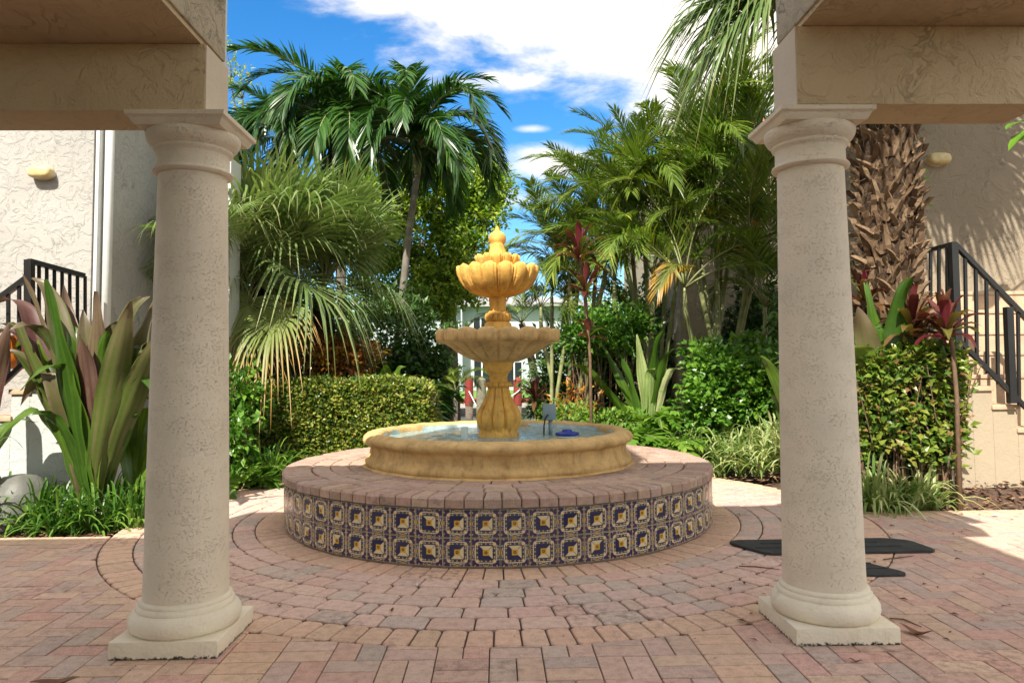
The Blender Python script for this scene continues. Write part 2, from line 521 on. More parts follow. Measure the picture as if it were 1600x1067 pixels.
M['l_fern'] = leaf_mat('fern_leaf', [(0.05, 0.14, 0.012), (0.12, 0.25, 0.025), (0.24, 0.35, 0.04)], 0.45, 0.4)
M['l_strap'] = leaf_mat('strap_leaf', [(0.03, 0.09, 0.014), (0.08, 0.20, 0.025), (0.19, 0.32, 0.05)], 0.32, 0.3)
M['l_varieg'] = leaf_mat('variegated_strap', [(0.12, 0.22, 0.05), (0.30, 0.38, 0.13), (0.60, 0.62, 0.33)], 0.36, 0.35)
M['l_crinum'] = leaf_mat('crinum_leaf', [(0.045, 0.08, 0.012), (0.09, 0.125, 0.022), (0.15, 0.12, 0.06), (0.10, 0.03, 0.035)], 0.42, 0.22, tip=((0.14, 0.085, 0.06), 0.5, 1.2))
M['l_crinum_g'] = leaf_mat('crinum_leaf_green', [(0.04, 0.10, 0.012), (0.085, 0.165, 0.018), (0.17, 0.25, 0.035)], 0.3, 0.35)
M['l_ti'] = leaf_mat('cordyline_leaf', [(0.035, 0.012, 0.010), (0.10, 0.018, 0.02), (0.16, 0.09, 0.03), (0.12, 0.14, 0.03)], 0.32, 0.32)
M['l_ti_pink'] = leaf_mat('cordyline_pink', [(0.06, 0.012, 0.016), (0.17, 0.02, 0.035), (0.13, 0.06, 0.03)], 0.32, 0.35)
M['l_croton'] = leaf_mat('croton_leaf', [(0.09, 0.10, 0.015), (0.42, 0.10, 0.015), (0.50, 0.30, 0.03), (0.13, 0.02, 0.015)], 0.35, 0.3)


# ---------------------------------------------------------------- mesh helpers
class MB:
    def __init__(self):
        self.v = []; self.f = []; self.m = []; self.t = []; self.tv = []; self.uv = {}

    def add(self, vs, fs, mat=0, tint=0.5, tips=None):
        o = len(self.v); t0 = len(self.t)
        self.v.extend([tuple(a) for a in vs])
        for f in fs:
            self.f.append(tuple(i + o for i in f))
            self.m.append(mat)
            self.t.append(tint[len(self.t) - t0] if isinstance(tint, list) else tint)
        self.tv.extend(tips if tips is not None else [0.0] * len(vs))

    def box(self, c, s, mat=0, tint=0.5, rot=None):
        hx, hy, hz = s[0] / 2, s[1] / 2, s[2] / 2
        vs = [Vector((sx * hx, sy * hy, sz * hz)) for sz in (-1, 1) for sy in (-1, 1) for sx in (-1, 1)]
        if rot is not None:
            vs = [rot @ a for a in vs]
        c = Vector(c)
        self.add([a + c for a in vs], [(0, 2, 3, 1), (4, 5, 7, 6), (0, 1, 5, 4), (2, 6, 7, 3), (0, 4, 6, 2), (1, 3, 7, 5)], mat, tint)

    def bbox(self, a, b, mat=0, tint=0.5):
        a = Vector(a); b = Vector(b)
        self.box((a + b) / 2, (abs(b.x - a.x), abs(b.y - a.y), abs(b.z - a.z)), mat, tint)

    def lathe(self, prof, n=48, c=(0, 0, 0), mat=0, fn=None, cap=True, tint=0.5):
        c = Vector(c)
        vs = []
        for j, (r, z) in enumerate(prof):
            for i in range(n):
                a = 2 * PI * i / n
                rr, zz = (r, z) if fn is None else fn(j, a, r, z)
                vs.append(c + Vector((rr * math.cos(a), rr * math.sin(a), zz)))
        fs = []
        for j in range(len(prof) - 1):
            for i in range(n):
                k = (i + 1) % n
                fs.append((j * n + i, j * n + k, (j + 1) * n + k, (j + 1) * n + i))
        if cap:
            fs.append(tuple(range(n - 1, -1, -1)))
            o = (len(prof) - 1) * n
            fs.append(tuple(range(o, o + n)))
        self.add(vs, fs, mat, tint)

    def tube(self, pts, rads, n=8, mat=0, tint=0.5, cap=True):
        vs = []
        up = Vector((0, 0, 1))
        pts = [Vector(p) for p in pts]
        prev = None
        for i, p in enumerate(pts):
            d = (pts[min(i + 1, len(pts) - 1)] - pts[max(i - 1, 0)]).normalized()
            if prev is None:
                a = d.cross(up)
                if a.length < 1e-3:
                    a = d.cross(Vector((1, 0, 0)))
            else:
                a = prev - d * prev.dot(d)
            a.normalize(); prev = a
            b = d.cross(a)
            r = rads[i] if isinstance(rads, (list, tuple)) else rads
            for k in range(n):
                t = 2 * PI * k / n
                vs.append(p + a * (r * math.cos(t)) + b * (r * math.sin(t)))
        fs = []
        for i in range(len(pts) - 1):
            for k in range(n):
                q = (k + 1) % n
                fs.append((i * n + k, i * n + q, (i + 1) * n + q, (i + 1) * n + k))
        if cap:
            fs.append(tuple(range(n - 1, -1, -1)))
            o = (len(pts) - 1) * n
            fs.append(tuple(range(o, o + n)))
        self.add(vs, fs, mat, tint)

    def strap(self, p0, p1, wid, arch=0.3, nseg=6, fold=0.25, tint=0.5, mat=0, droop=0.0, side=None, wave=0.0, base=0.5, nc=3, hook=0.0):
        """arching blade from p0 to p1; wid at the widest; V-folded, pleated when nc > 3; hook bends the tip over"""
        p0 = Vector(p0); p1 = Vector(p1)
        L = (p1 - p0).length
        ctrl = (p0 + p1) / 2 + Vector((0, 0, arch * L))
        h = Vector((p1.x - p0.x, p1.y - p0.y, 0))
        if side is None:
            side = Vector((-h.y, h.x, 0))
            if side.length < 1e-4:
                side = Vector((1, 0, 0))
            side.normalize()
        hd = h.normalized() if h.length > 1e-4 else Vector((1, 0, 0))
        vs = []; tips = []
        for i in range(nseg + 1):
            t = i / nseg
            q = (1 - t) ** 2 * p0 + 2 * t * (1 - t) * ctrl + t * t * p1
            q.z -= droop * L * max(0, t - 0.55) ** 2 * 4
            if hook:
                k = max(0, t - 0.72) / 0.28
                q += (hd * (0.10 * k) + Vector((0, 0, -0.32 * k ** 1.5))) * (L * hook)
            d = (2 * (1 - t) * (ctrl - p0) + 2 * t * (p1 - ctrl))
            if d.length < 1e-6:
                d = Vector((0, 0, 1))
            d.normalize()
            nrm = side.cross(d).normalized()
            if nrm.z < 0:
                nrm = -nrm
            taper = 1.0 if t < 0.5 else max(0.03, 1 - ((t - 0.5) / 0.5) ** 2) ** 0.85
            wv = wid * (base + (1 - base) * min(1, t * 2.0)) * taper * 0.5
            off = nrm * (wave * wid * math.sin(t * 17 + L * 9))
            for c in range(nc):
                f = 2 * c / (nc - 1) - 1
                pl = (0.10 * wv if (c % 2) else -0.0) if nc > 3 else 0.0
                vs.append(q + side * (wv * f) + nrm * (fold * wv * 1.2 * abs(f) ** 1.3 + pl) + off * f)
                tips.append(t)
        fs = []
        for i in range(nseg):
            for c in range(nc - 1):
                a = i * nc + c
                fs.append((a, a + 1, a + nc + 1, a + nc))
        if nc > 3:
            tint = [min(1, max(0, tint + (0.10 if (k % (nc - 1)) % 2 else -0.10) + 0.05 * math.sin(k * 1.7))) for k in range(len(fs))]
        self.add(vs, fs, mat, tint, tips)

    def leaf(self, p, d, n, L, W, tint=0.5, mat=0, fold=0.2):
        """short pointed leaf of 4 triangles"""
        s = d.cross(n)
        if s.length < 1e-4:
            s = d.cross(Vector((1, 0.3, 0)))
        s.normalize()
        nn = s.cross(d)
        m_ = p + d * (L * 0.45)
        self.add([p, m_ - s * (W / 2) + nn * (fold * W), p + d * L - nn * (0.12 * L), m_ + s * (W / 2) + nn * (fold * W), m_],
                 [(0, 4, 1), (1, 4, 2), (4, 3, 2), (0, 3, 4)], mat, tint, [0, .5, 1, .5, .5])

    def mesh(self, name, mats, smooth=True):
        me = bpy.data.meshes.new(name)
        me.from_pydata(self.v, [], self.f)
        for mm in mats:
            me.materials.append(mm)
        me.polygons.foreach_set('material_index', self.m)
        me.polygons.foreach_set('use_smooth', [smooth] * len(self.f))
        a = me.attributes.new('tint', 'FLOAT', 'FACE')
        a.data.foreach_set('value', self.t)
        a = me.attributes.new('tipv', 'FLOAT', 'POINT')
        a.data.foreach_set('value', self.tv)
        me.update()
        return me

    def build(self, name, mats, parent=None, smooth=False, loc=None):
        if not isinstance(mats, (list, tuple)):
            mats = [mats]
        return link(name, self.mesh(name, mats, smooth), parent, loc)


def link(name, data, parent=None, loc=None, rot=None, scale=None):
    o = bpy.data.objects.new(name, data)
    COL.objects.link(o)
    if parent is not None:
        o.parent = parent
    if loc is not None:
        o.location = loc
    if rot is not None:
        o.rotation_euler = rot
    if scale is not None:
        o.scale = scale if hasattr(scale, '__len__') else (scale, scale, scale)
    return o


def tag(o, label=None, cat=None, group=None, kind=None):
    if label: o['label'] = label
    if cat: o['category'] = cat
    if group: o['group'] = group
    if kind: o['kind'] = kind
    return o


def empty(name, loc=(0, 0, 0), label=None, cat=None, group=None, kind=None):
    o = link(name, None, None, loc)
    o.empty_display_size = 0.1
    return tag(o, label, cat, group, kind)


def sm_by_angle(o, ang=35):
    me = o.data
    me.polygons.foreach_set('use_smooth', [True] * len(me.polygons))
    me.set_sharp_from_angle(angle=R(ang))
    return o


def bevel(o, width=0.004, seg=2, ang=40):
    bm = bmesh.new()
    bm.from_mesh(o.data)
    bmesh.ops.remove_doubles(bm, verts=bm.verts, dist=1e-5)
    es = [e for e in bm.edges if len(e.link_faces) == 2 and e.calc_face_angle(0) > R(ang)]
    bmesh.ops.bevel(bm, geom=es, offset=width, segments=seg, affect='EDGES', profile=0.6)
    bm.to_mesh(o.data)
    bm.free()
    return sm_by_angle(o, 35)

# ================================================================ SETTING
rnd = random.Random(7)
CX, CY = 0.015, 5.665            # fountain centre
R_PLAT, R_RING = 1.595, 2.70
BED_L, BED_R = 5.02, 5.50       # where the side paving meets the planting beds

# ground: one big sheet up to the near sea wall, then canal, then far bank
mb = MB()
mb.bbox((-150, -60, -1.2), (150, 15.4, -0.075))
g = mb.build('ground', M['mulch_soil']); tag(g, kind='structure')
mb = MB()
mb.bbox((-150, 15.4, -1.2), (150, 15.9, -0.03))
g = mb.build('sea_wall', M['concrete']); tag(g, kind='structure')
mw, tw, bw = new_mat('canal_water')
bw.inputs['Base Color'].default_value = (0.03, 0.06, 0.055, 1)
bw.inputs['Roughness'].default_value = 0.12
bn = tw.node('ShaderNodeBump'); bn.inputs['Strength'].default_value = 0.5; bn.inputs['Distance'].default_value = 0.05
gg = tw.node('ShaderNodeNewGeometry')
tw.link(tw.noise(gg.outputs['Position'], 3.0, 4.0), bn.inputs['Height']); tw.link(bn.outputs[0], bw.inputs['Normal'])
mb = MB(); mb.add([(-150, 15.9, -0.85), (150, 15.9, -0.85), (150, 31, -0.85), (-150, 31, -0.85)], [(0, 1, 2, 3)])
g = mb.build('canal_water', mw); tag(g, kind='structure')
mb = MB(); mb.bbox((-150, 31, -1.2), (150, 31.5, -0.22))
g = mb.build('far_sea_wall', M['concrete']); tag(g, kind='structure')
mb = MB(); mb.add([(-700, 31.5, -0.26), (700, 31.5, -0.26), (700, 900, -0.1), (-700, 900, -0.1)], [(0, 1, 2, 3)])
g = mb.build('far_lawn', M['grass']); tag(g, kind='structure')

# sand bed under the bricks
mb = MB()
mb.bbox((-7.5, -3.0, -0.07), (7.5, BED_L - 0.02, -0.012))
n = 72
mb.lathe([(R_RING - 0.01, -0.06), (R_RING - 0.01, -0.011)], n=n, c=(CX, CY, 0))
mb.bbox((0.0, BED_L - 0.03, -0.068), (7.5, BED_R - 0.02, -0.0125))
g = mb.build('sand_bed', M['joint']); tag(g, kind='structure')

TINTS_FIELD = [(0.644, 0.422, 0.346), (0.635, 0.439, 0.363), (0.576, 0.439, 0.370), (0.661, 0.454, 0.370),
               (0.599, 0.426, 0.354), (0.544, 0.426, 0.363), (0.678, 0.468, 0.381)]
TINTS_TAN = [(0.697, 0.468, 0.335), (0.715, 0.484, 0.350), (0.670, 0.446, 0.319), (0.705, 0.454, 0.324)]
TINTS_SIDE = [(0.644, 0.408, 0.319), (0.618, 0.367, 0.296), (0.564, 0.408, 0.335), (0.653, 0.442, 0.327), (0.581, 0.374, 0.299),
              (0.528, 0.397, 0.335), (0.670, 0.460, 0.342), (0.609, 0.418, 0.335)]


def poly_brick(poly, h0, h1, corner=0.008, lip=0.004):
    """brick from a convex plan outline: chipped corners, eased top edge"""
    n = len(poly)
    out = []
    for i in range(n):
        p = Vector(poly[i]); a = Vector(poly[i - 1]); b = Vector(poly[(i + 1) % n])
        da = (a - p); db = (b - p)
        ca = min(corner, da.length * 0.3); cb = min(corner, db.length * 0.3)
        out.append(p + da.normalized() * ca)
        out.append(p + db.normalized() * cb)
    c = sum(out, Vector((0, 0))) / len(out)
    k = len(out)
    vs = [Vector((p.x, p.y, h0)) for p in out] + [Vector((p.x, p.y, h1 - lip)) for p in out]
    for p in out:
        d = (c - p); L = d.length
        q = p + d * min(0.3, lip * 1.3 / max(L, 1e-4))
        vs.append(Vector((q.x, q.y, h1)))
    fs = []
    for i in range(k):
        j = (i + 1) % k
        fs.append((i, j, k + j, k + i)); fs.append((k + i, k + j, 2 * k + j, 2 * k + i))
    fs.append(tuple(range(2 * k, 3 * k)))
    return vs, fs


class Bricks:
    def __init__(self, parent, limit=300):
        self.parent = parent; self.items = []; self.limit = limit

    def add(self, poly, tint, size_key, h=0.0, corner=0.008, lip=0.004, h0=-0.05):
        # orient counter-clockwise, origin at its centre
        area = sum(poly[i - 1][0] * poly[i][1] - poly[i][0] * poly[i - 1][1] for i in range(len(poly)))
        if area < 0: poly = poly[::-1]
        if abs(area) < 0.0016: return
        self.items.append((size_key, poly, tint, h, corner, lip, h0))

    def flush(self, z=0.0, name='brick'):
        self.items.sort(key=lambda a: a[0])
        for it in self.items[:self.limit]:
            _, poly, tint, h, co, lip, h0 = it
            cx = sum(p[0] for p in poly) / len(poly); cy = sum(p[1] for p in poly) / len(poly)
            vs, fs = poly_brick([(p[0] - cx, p[1] - cy) for p in poly], h0, 0.0, co, lip)
            b = MB(); b.add(vs, fs)
            o = b.build(name, M['paver'], self.parent, False, (cx, cy, z + h))
            o.rotation_euler = (rnd.gauss(0, 0.004), rnd.gauss(0, 0.004), 0)
            o.color = (tint[0], tint[1], tint[2], 1)
        rest = self.items[self.limit:]
        if rest:
            b = MB(); cols = []
            for _, poly, tint, h, co, lip, h0 in rest:
                vs, fs = poly_brick(poly, h0 + z + h, z + h, co, lip)
                b.add(vs, fs); cols += [tint] * len(fs)
            me = b.mesh(name, [M['paver_rest']], False)
            a = me.attributes.new('tintc', 'FLOAT_COLOR', 'FACE')
            a.data.foreach_set('color', [x for c in cols for x in (c[0], c[1], c[2], 1.0)])
            o = link(name, me, self.parent); o['kind'] = 'stuff'


def jit(c, k=0.06):
    f = 1 + rnd.uniform(-k, k)
    return tuple(max(0, x * f + rnd.uniform(-0.008, 0.008)) for x in c)


# ---- circular paving
root = empty('circular_paving', (0, 0, 0), kind='structure')
br = Bricks(root, 300)


def ring_poly(r0, r1, a0, a1, gap):
    ga0 = gap / 2 / r0; ga1 = gap / 2 / r1
    f = lambda r, a: (CX + r * math.sin(a), CY - r * math.cos(a))
    g_ = gap / 2
    return [f(r0 + g_, a0 + ga0), f(r1 - g_, a0 + ga1), f(r1 - g_, a1 - ga1), f(r0 + g_, a1 - ga0)]


def vis_key(poly):
    cx = sum(p[0] for p in poly) / len(poly); cy = sum(p[1] for p in poly) / len(poly)
    if cy < 2.3: return 999
    px = 775 + 1130 * cx / cy
    hid = 50 if (px < -20 or px > 1620 or (px > 215 and px < 355) or (px > 1225 and px < 1355)) else 0
    if (cx - CX) ** 2 + (cy - CY) ** 2 < R_RING ** 2 and cy > CY - 0.3 and abs(px - 780) < 330: hid = 50
    return cy + hid


rows = [(2.70, 2.51, 'sold')] + [(2.51 - 0.146 * i, 2.51 - 0.146 * (i + 1), 'str') for i in range(5)] + [(1.78, 1.56, 'sold')]
for (ro, ri, typ) in rows:
    a = rnd.uniform(2.2, 4.0)
    end = a + 2 * PI
    while a < end - 1e-4:
        rm = ro
        wd = 0.115 if typ == 'sold' else rnd.choice([0.215, 0.215, 0.15, 0.15, 0.205, 0.08 if rnd.random() < 0.35 else 0.15])
        if typ == 'sold': wd *= rnd.uniform(0.97, 1.03)
        da = wd / rm
        if a + da * 1.35 > end: da = end - a
        poly = ring_poly(ri, ro, a, a + da, 0.0075)
        tn = jit(rnd.choice(TINTS_TAN if typ == 'sold' else TINTS_FIELD))
        br.add(poly, tn, vis_key(poly), rnd.gauss(0, 0.0012), 0.015 if typ == 'str' or ro > 2.5 else 0.006, 0.005)
        a += da
br.flush()


# ---- straight paving
def clip(poly, px, py, nx, ny):
    """keep the side where (p - P).n >= 0"""
    out = []
    for i in range(len(poly)):
        a = poly[i - 1]; b = poly[i]
        da = (a[0] - px) * nx + (a[1] - py) * ny
        db = (b[0] - px) * nx + (b[1] - py) * ny
        if (da >= 0) != (db >= 0):
            t = da / (da - db)
            out.append((a[0] + (b[0] - a[0]) * t, a[1] + (b[1] - a[1]) * t))
        if db >= 0:
            out.append(b)
    return out


def clip_ring(poly, Rr=R_RING + 0.004):
    cx = sum(p[0] for p in poly) / len(poly) - CX; cy = sum(p[1] for p in poly) / len(poly) - CY
    d = math.hypot(cx, cy)
    if d > Rr + 0.3: return poly
    if d < Rr - 0.2: return []
    nx, ny = cx / d, cy / d
    return clip(poly, CX + nx * Rr, CY + ny * Rr, nx, ny)


def rect(x0, y0, x1, y1, g_=0.0022):
    return [(x0 + g_, y0 + g_), (x1 - g_, y0 + g_), (x1 - g_, y1 - g_), (x0 + g_, y1 - g_)]


S = 0.206
X0, Y0 = -0.035, 2.85
root = empty('basketweave_paving', (0, 0, 0), kind='structure')
br = Bricks(root, 300)
for i in range(-4, 4):
    for j in range(-5, 4):
        x = X0 + i * S; y = Y0 + (j - 1) * S
        for k in (0, 1):
            if (i + j) % 2 == 0:
                p = rect(x + k * S / 2, y, x + (k + 1) * S / 2, y + S)
            else:
                p = rect(x, y + k * S / 2, x + S, y + (k + 1) * S / 2)
            p = clip_ring(p)
            if len(p) > 2: br.add(p, jit(rnd.choice(TINTS_FIELD + TINTS_SIDE)), vis_key(p), rnd.gauss(0, 0.0007), 0.003, 0.003)
for xs in (X0 - 5 * S, X0 + 4 * S):
    for j in range(-12, 11):
        y = Y0 + j * S / 2
        p = clip_ring(rect(xs, y, xs + S, y + S / 2))
        if len(p) > 2: br.add(p, jit(rnd.choice(TINTS_TAN)), vis_key(p), rnd.gauss(0, 0.0007), 0.003, 0.003)
br.flush()

for side in (-1, 1):
    root = empty('herringbone_paving', (0, 0, 0), kind='structure')
    br = Bricks(root, 300)
    xa = X0 - 5 * S if side < 0 else X0 + 5 * S
    ylim = (BED_L if side < 0 else BED_R) - S
    b2 = S / 2
    for i in range(-60, 61):
        for j in range(-70, 70):
            # 90-degree herringbone on a half-brick grid
            k = (i - j) % 4
            if k == 0: q = (i, j, i + 2, j + 1)
            elif k == 3: q = (i, j, i + 1, j + 2)
            else: continue
            x0, y0, x1, y1 = [c_ * b2 for c_ in q]
            x0 += xa; x1 += xa; y0 += Y0; y1 += Y0
            if y1 < 2.2 or y0 > ylim or abs((x0 + x1) / 2) > 5.4: continue
            p = rect(x0, y0, x1, y1)
            p = clip(p, xa, 0, side, 0)
            p = clip(p, 0, ylim, 0, -1) if p else p
            p = clip_ring(p) if p else p
            if len(p) > 2:
                cxp = sum(a_[0] for a_ in p) / len(p); cyp = sum(a_[1] for a_ in p) / len(p)
                if abs(775 + 1130 * cxp / cyp - 800) > 900: continue
                br.add(p, jit(rnd.choice(TINTS_SIDE)), vis_key(p), rnd.gauss(0, 0.0009), 0.003, 0.003)
    # soldier course along the bed
    x = xa
    for i in range(60):
        xx = xa + side * i * b2
        p = rect(min(xx, xx + side * b2), ylim, max(xx, xx + side * b2), ylim + S)
        p = clip_ring(p)
        if len(p) > 2 and abs(xx) < 5.4: br.add(p, jit(rnd.choice(TINTS_TAN)), vis_key(p), 0.0, 0.003, 0.003)
    br.flush()

# ---- mulch chips in the beds
mb = MB()
rc = random.Random(3)


def in_ring(x, y, r): return (x - CX) ** 2 + (y - CY) ** 2 < r * r


def mound(x, y):
    if x < 2.3: return 0.0
    t = min(1, max(0, (y - 5.52) / 0.5)); k = min(1, (x - 2.3) / 0.6)
    return 0.17 * t * t * (3 - 2 * t) * k


mb_ = MB(); vs = []; fs = []
nx_, ny_ = 44, 14
for j in range(ny_):
    for i in range(nx_):
        x = 2.3 + 3.2 * i / (nx_ - 1); y = 5.51 + 1.22 * j / (ny_ - 1)
        vs.append((x, y, -0.068 + mound(x, y) + 0.006 * math.sin(x * 23) * math.sin(y * 31)))
for j in range(ny_ - 1):
    for i in range(nx_ - 1):
        a = j * nx_ + i; fs.append((a, a + 1, a + nx_ + 1, a + nx_))
mb_.add(vs, fs)
g = mb_.build('planting_bed', M['mulch_soil'], None, True); tag(g, kind='structure')
for i in range(21000):
    x = rc.uniform(-4.6, 4.8); y = rc.uniform(4.9, 8.6) if i < 15000 else rc.uniform(4.95, 6.3)
    if in_ring(x, y, R_RING + 0.01): continue
    if x < 0 and y < BED_L + 0.005: continue
    if x >= 0 and y < BED_R + 0.005: continue
    if x > 3.0 and y > 6.6: continue
    L = rc.uniform(0.02, 0.09); a = rc.uniform(0, PI)
    z = -0.05 + rc.uniform(0, 0.035) + mound(x, y)
    d = Vector((math.cos(a), math.sin(a), rc.uniform(-0.2, 0.3)))
    mb.leaf(Vector((x, y, z)), d, Vector((0, 0, 1)), L, L * rc.uniform(0.2, 0.5), rc.random(), 0, rc.uniform(-0.2, 0.3))
g = mb.build('mulch', M['chip']); tag(g, kind='stuff')

# ================================================================ FOUNTAIN PLATFORM
plat = empty('fountain_plinth', (CX, CY, 0), 'round raised brick platform faced with two rows of painted blue and ochre tiles', 'plinth')
mb = MB()
mb.lathe([(R_PLAT - 0.016, -0.03), (R_PLAT - 0.016, 0.335)], n=96)
mb.build('core', M['grout'], plat, True)
TW, TH = 0.1605, 0.158
ntile = int(round(2 * PI * R_PLAT / TW))
da = 2 * PI / ntile


def tile_mesh(rot):
    b = MB()
    hw, hh, th = R_PLAT * da / 2 - 0.0018, TH / 2 - 0.0018, 0.009
    e = 0.0015
    vs = [(-hw, 0, -hh), (hw, 0, -hh), (hw, 0, hh), (-hw, 0, hh),
          (-hw + e, -th, -hh + e), (hw - e, -th, -hh + e), (hw - e, -th, hh - e), (-hw + e, -th, hh - e)]
    fs = [(4, 5, 6, 7), (0, 1, 5, 4), (1, 2, 6, 5), (2, 3, 7, 6), (3, 0, 4, 7)]
    b.add(vs, fs)
    me = b.mesh('tile', [M['tile']], False)
    uv = me.uv_layers.new(name='UVMap')
    for lp in me.loops:
        c = me.vertices[lp.vertex_index].co
        uu, vv = (c.x / hw + 1) / 2, (c.z / hh + 1) / 2
        for _ in range(rot): uu, vv = vv, 1 - uu
        uv.data[lp.index].uv = (uu, vv)
    return me


tmesh = [tile_mesh(0), tile_mesh(1), tile_mesh(2)]
rt = random.Random(11)
for row in range(2):
    for i in range(ntile):
        a = (i + 0.5) * da
        if math.cos(a) < -0.55: continue          # far side is never in view
        r = R_PLAT - 0.014 + rt.gauss(0, 0.0012)
        o = link('tile', tmesh[rt.choice([0, 0, 1, 1, 2])], plat,
                 (r * math.sin(a), -r * math.cos(a), 0.012 + TH * (row + 0.5)))
        o.rotation_euler = (rt.gauss(0, 0.004), rt.gauss(0, 0.004), a)
# top bricks
PZ = 0.394
br = Bricks(plat, 300)


def loc_ring(r0, r1, a0, a1, gap):
    return [(p[0] - CX, p[1] - CY) for p in ring_poly(r0, r1, a0, a1, gap)]


TOPT = [(0.463, 0.306, 0.231), (0.425, 0.281, 0.213), (0.488, 0.338, 0.250), (0.400, 0.269, 0.206), (0.450, 0.312, 0.256)]
prow = [(R_PLAT + 0.012, 1.40, 0.104), (1.40, 1.27, 0.20), (1.27, 1.14, 0.20), (1.14, 1.01, 0.20), (1.01, 0.90, 0.2)]
for ro, ri, wd0 in prow:
    a = rt.uniform(2.4, 3.9); end = a + 2 * PI
    while a < end - 1e-4:
        d_ = wd0 * rt.uniform(0.93, 1.07) / ro
        if a + d_ * 1.4 > end: d_ = end - a
        p = loc_ring(ri, ro, a, a + d_, 0.006)
        mid = a + d_ / 2
        key = -math.cos(mid) + (3 if ro < 1.01 else 0)
        br.add(p, jit(rt.choice(TOPT)), key, rt.gauss(0, 0.0012), 0.005 if wd0 < 0.15 else 0.008, 0.012 if wd0 < 0.15 else 0.006, -0.058)
        a += d_
br.flush(PZ)

# ================================================================ FOUNTAIN
ft = empty('tiered_fountain', (CX, CY, PZ), 'ochre cast stone fountain with two scalloped bowls above a round pool', 'fountain')
rz = lambda z: z - PZ
mb = MB()
prof = [(1.0, rz(0.395)), (1.012, rz(0.41)), (1.018, rz(0.425)), (1.012, rz(0.447)), (0.985, rz(0.468)), (0.975, rz(0.50)), (0.975, rz(0.535)),
        (0.985, rz(0.552)), (1.005, rz(0.558)), (1.022, rz(0.568)), (1.03, rz(0.588)), (1.022, rz(0.61)), (1.0, rz(0.627)),
        (0.97, rz(0.636)), (0.93, rz(0.636)), (0.90, rz(0.629)), (0.885, rz(0.612)), (0.882, rz(0.56)), (0.88, rz(0.46)), (0.86, rz(0.445))]
rw = random.Random(5)
ph = [rw.uniform(0, 6) for _ in range(6)]


def wob(j, a, r, z):
    k = 0.004 * math.sin(5 * a + ph[0]) + 0.003 * math.sin(11 * a + ph[1] + j) + 0.0025 * math.sin(23 * a + ph[2] + j * 2)
    zz = 0.0022 * math.sin(9 * a + ph[3]) + 0.002 * math.sin(31 * a + ph[4] + j)
    return r + k, z + (zz if j > 4 else 0)


mb.lathe(prof, n=180, fn=wob, cap=True)
basin = mb.build('basin', M['ochre_pale'], ft, True)
# painted inside of the pool
mb = MB()
mb.lathe([(0.8835, rz(0.613)), (0.8805, rz(0.56)), (0.878, rz(0.50)), (0.86, rz(0.47)), (0.3, rz(0.465))], n=96, cap=False)
mb.build('pool_lining', simple('pool_paint', (0.50, 0.62, 0.66), 0.5, var=0.25, vscale=16), ft, True)
# mortar bead round the basin foot
mb = MB()
mb.lathe([(1.035, rz(0.3955)), (1.028, rz(0.403)), (1.012, rz(0.408)), (0.99, rz(0.41))], n=140, cap=False,
         fn=lambda j, a, r, z: (r + (0.006 * math.sin(17 * a) + 0.005 * math.sin(41 * a + 1)) * (1 if j < 2 else 0), z))
mb.build('mortar_bead', M['ochre_pale'], ft, True)
# water
mt, tt, bt = new_mat('pool_water')
tcn = tt.node('ShaderNodeNewGeometry')
wv1 = tt.noise(tcn.outputs['Position'], 26.0, 5.0, 0.65, 0.6)
wv2 = tt.noise(tcn.outputs['Position'], 75.0, 4.0, 0.6)
hh = tt.math('ADD', wv1, tt.math('MULTIPLY', wv2, 0.4))
cc = tt.ramp(tt.math('MULTIPLY_ADD', wv2, 0.5, tt.math('MULTIPLY', wv1, 0.5)), [(0.32, (0.10, 0.17, 0.16)), (0.5, (0.27, 0.38, 0.36)), (0.68, (0.62, 0.72, 0.70))])
tt.link(cc, bt.inputs['Base Color'])
bt.inputs['Roughness'].default_value = 0.07
bt.inputs['IOR'].default_value = 1.33
bn = tt.node('ShaderNodeBump'); bn.inputs['Strength'].default_value = 0.9; bn.inputs['Distance'].default_value = 0.012
tt.link(hh, bn.inputs['Height']); tt.link(bn.outputs[0], bt.inputs['Normal'])
mb = MB()
vs = [(0, 0, rz(0.585))]; fs = []
nr, na = 14, 96
for j in range(1, nr + 1):
    r = 0.878 * j / nr
    for i in range(na):
        a = 2 * PI * i / na
        z = rz(0.585) + 0.003 * math.sin(a * 7 + j * 2.1) * math.sin(j * 1.7 + a * 3) + 0.002 * math.sin(x * 3 + a * 19 + j)
        vs.append((r * math.cos(a), r * math.sin(a), z))
for i in range(na):
    fs.append((0, 1 + i, 1 + (i + 1) % na))
    for j in range(nr - 1):
        a0 = 1 + j * na + i; a1 = 1 + j * na + (i + 1) % na
        fs.append((a0, a0 + na, a1 + na, a1))
mb.add(vs, fs)
mb.build('water', mt, ft, True)


def fluted(nl, sharp=0.7, ph0=0.0):
    def f(a):
        s = abs(math.cos((a - ph0) * nl / 2))
        return s ** sharp
    return f


FC = PI / -2


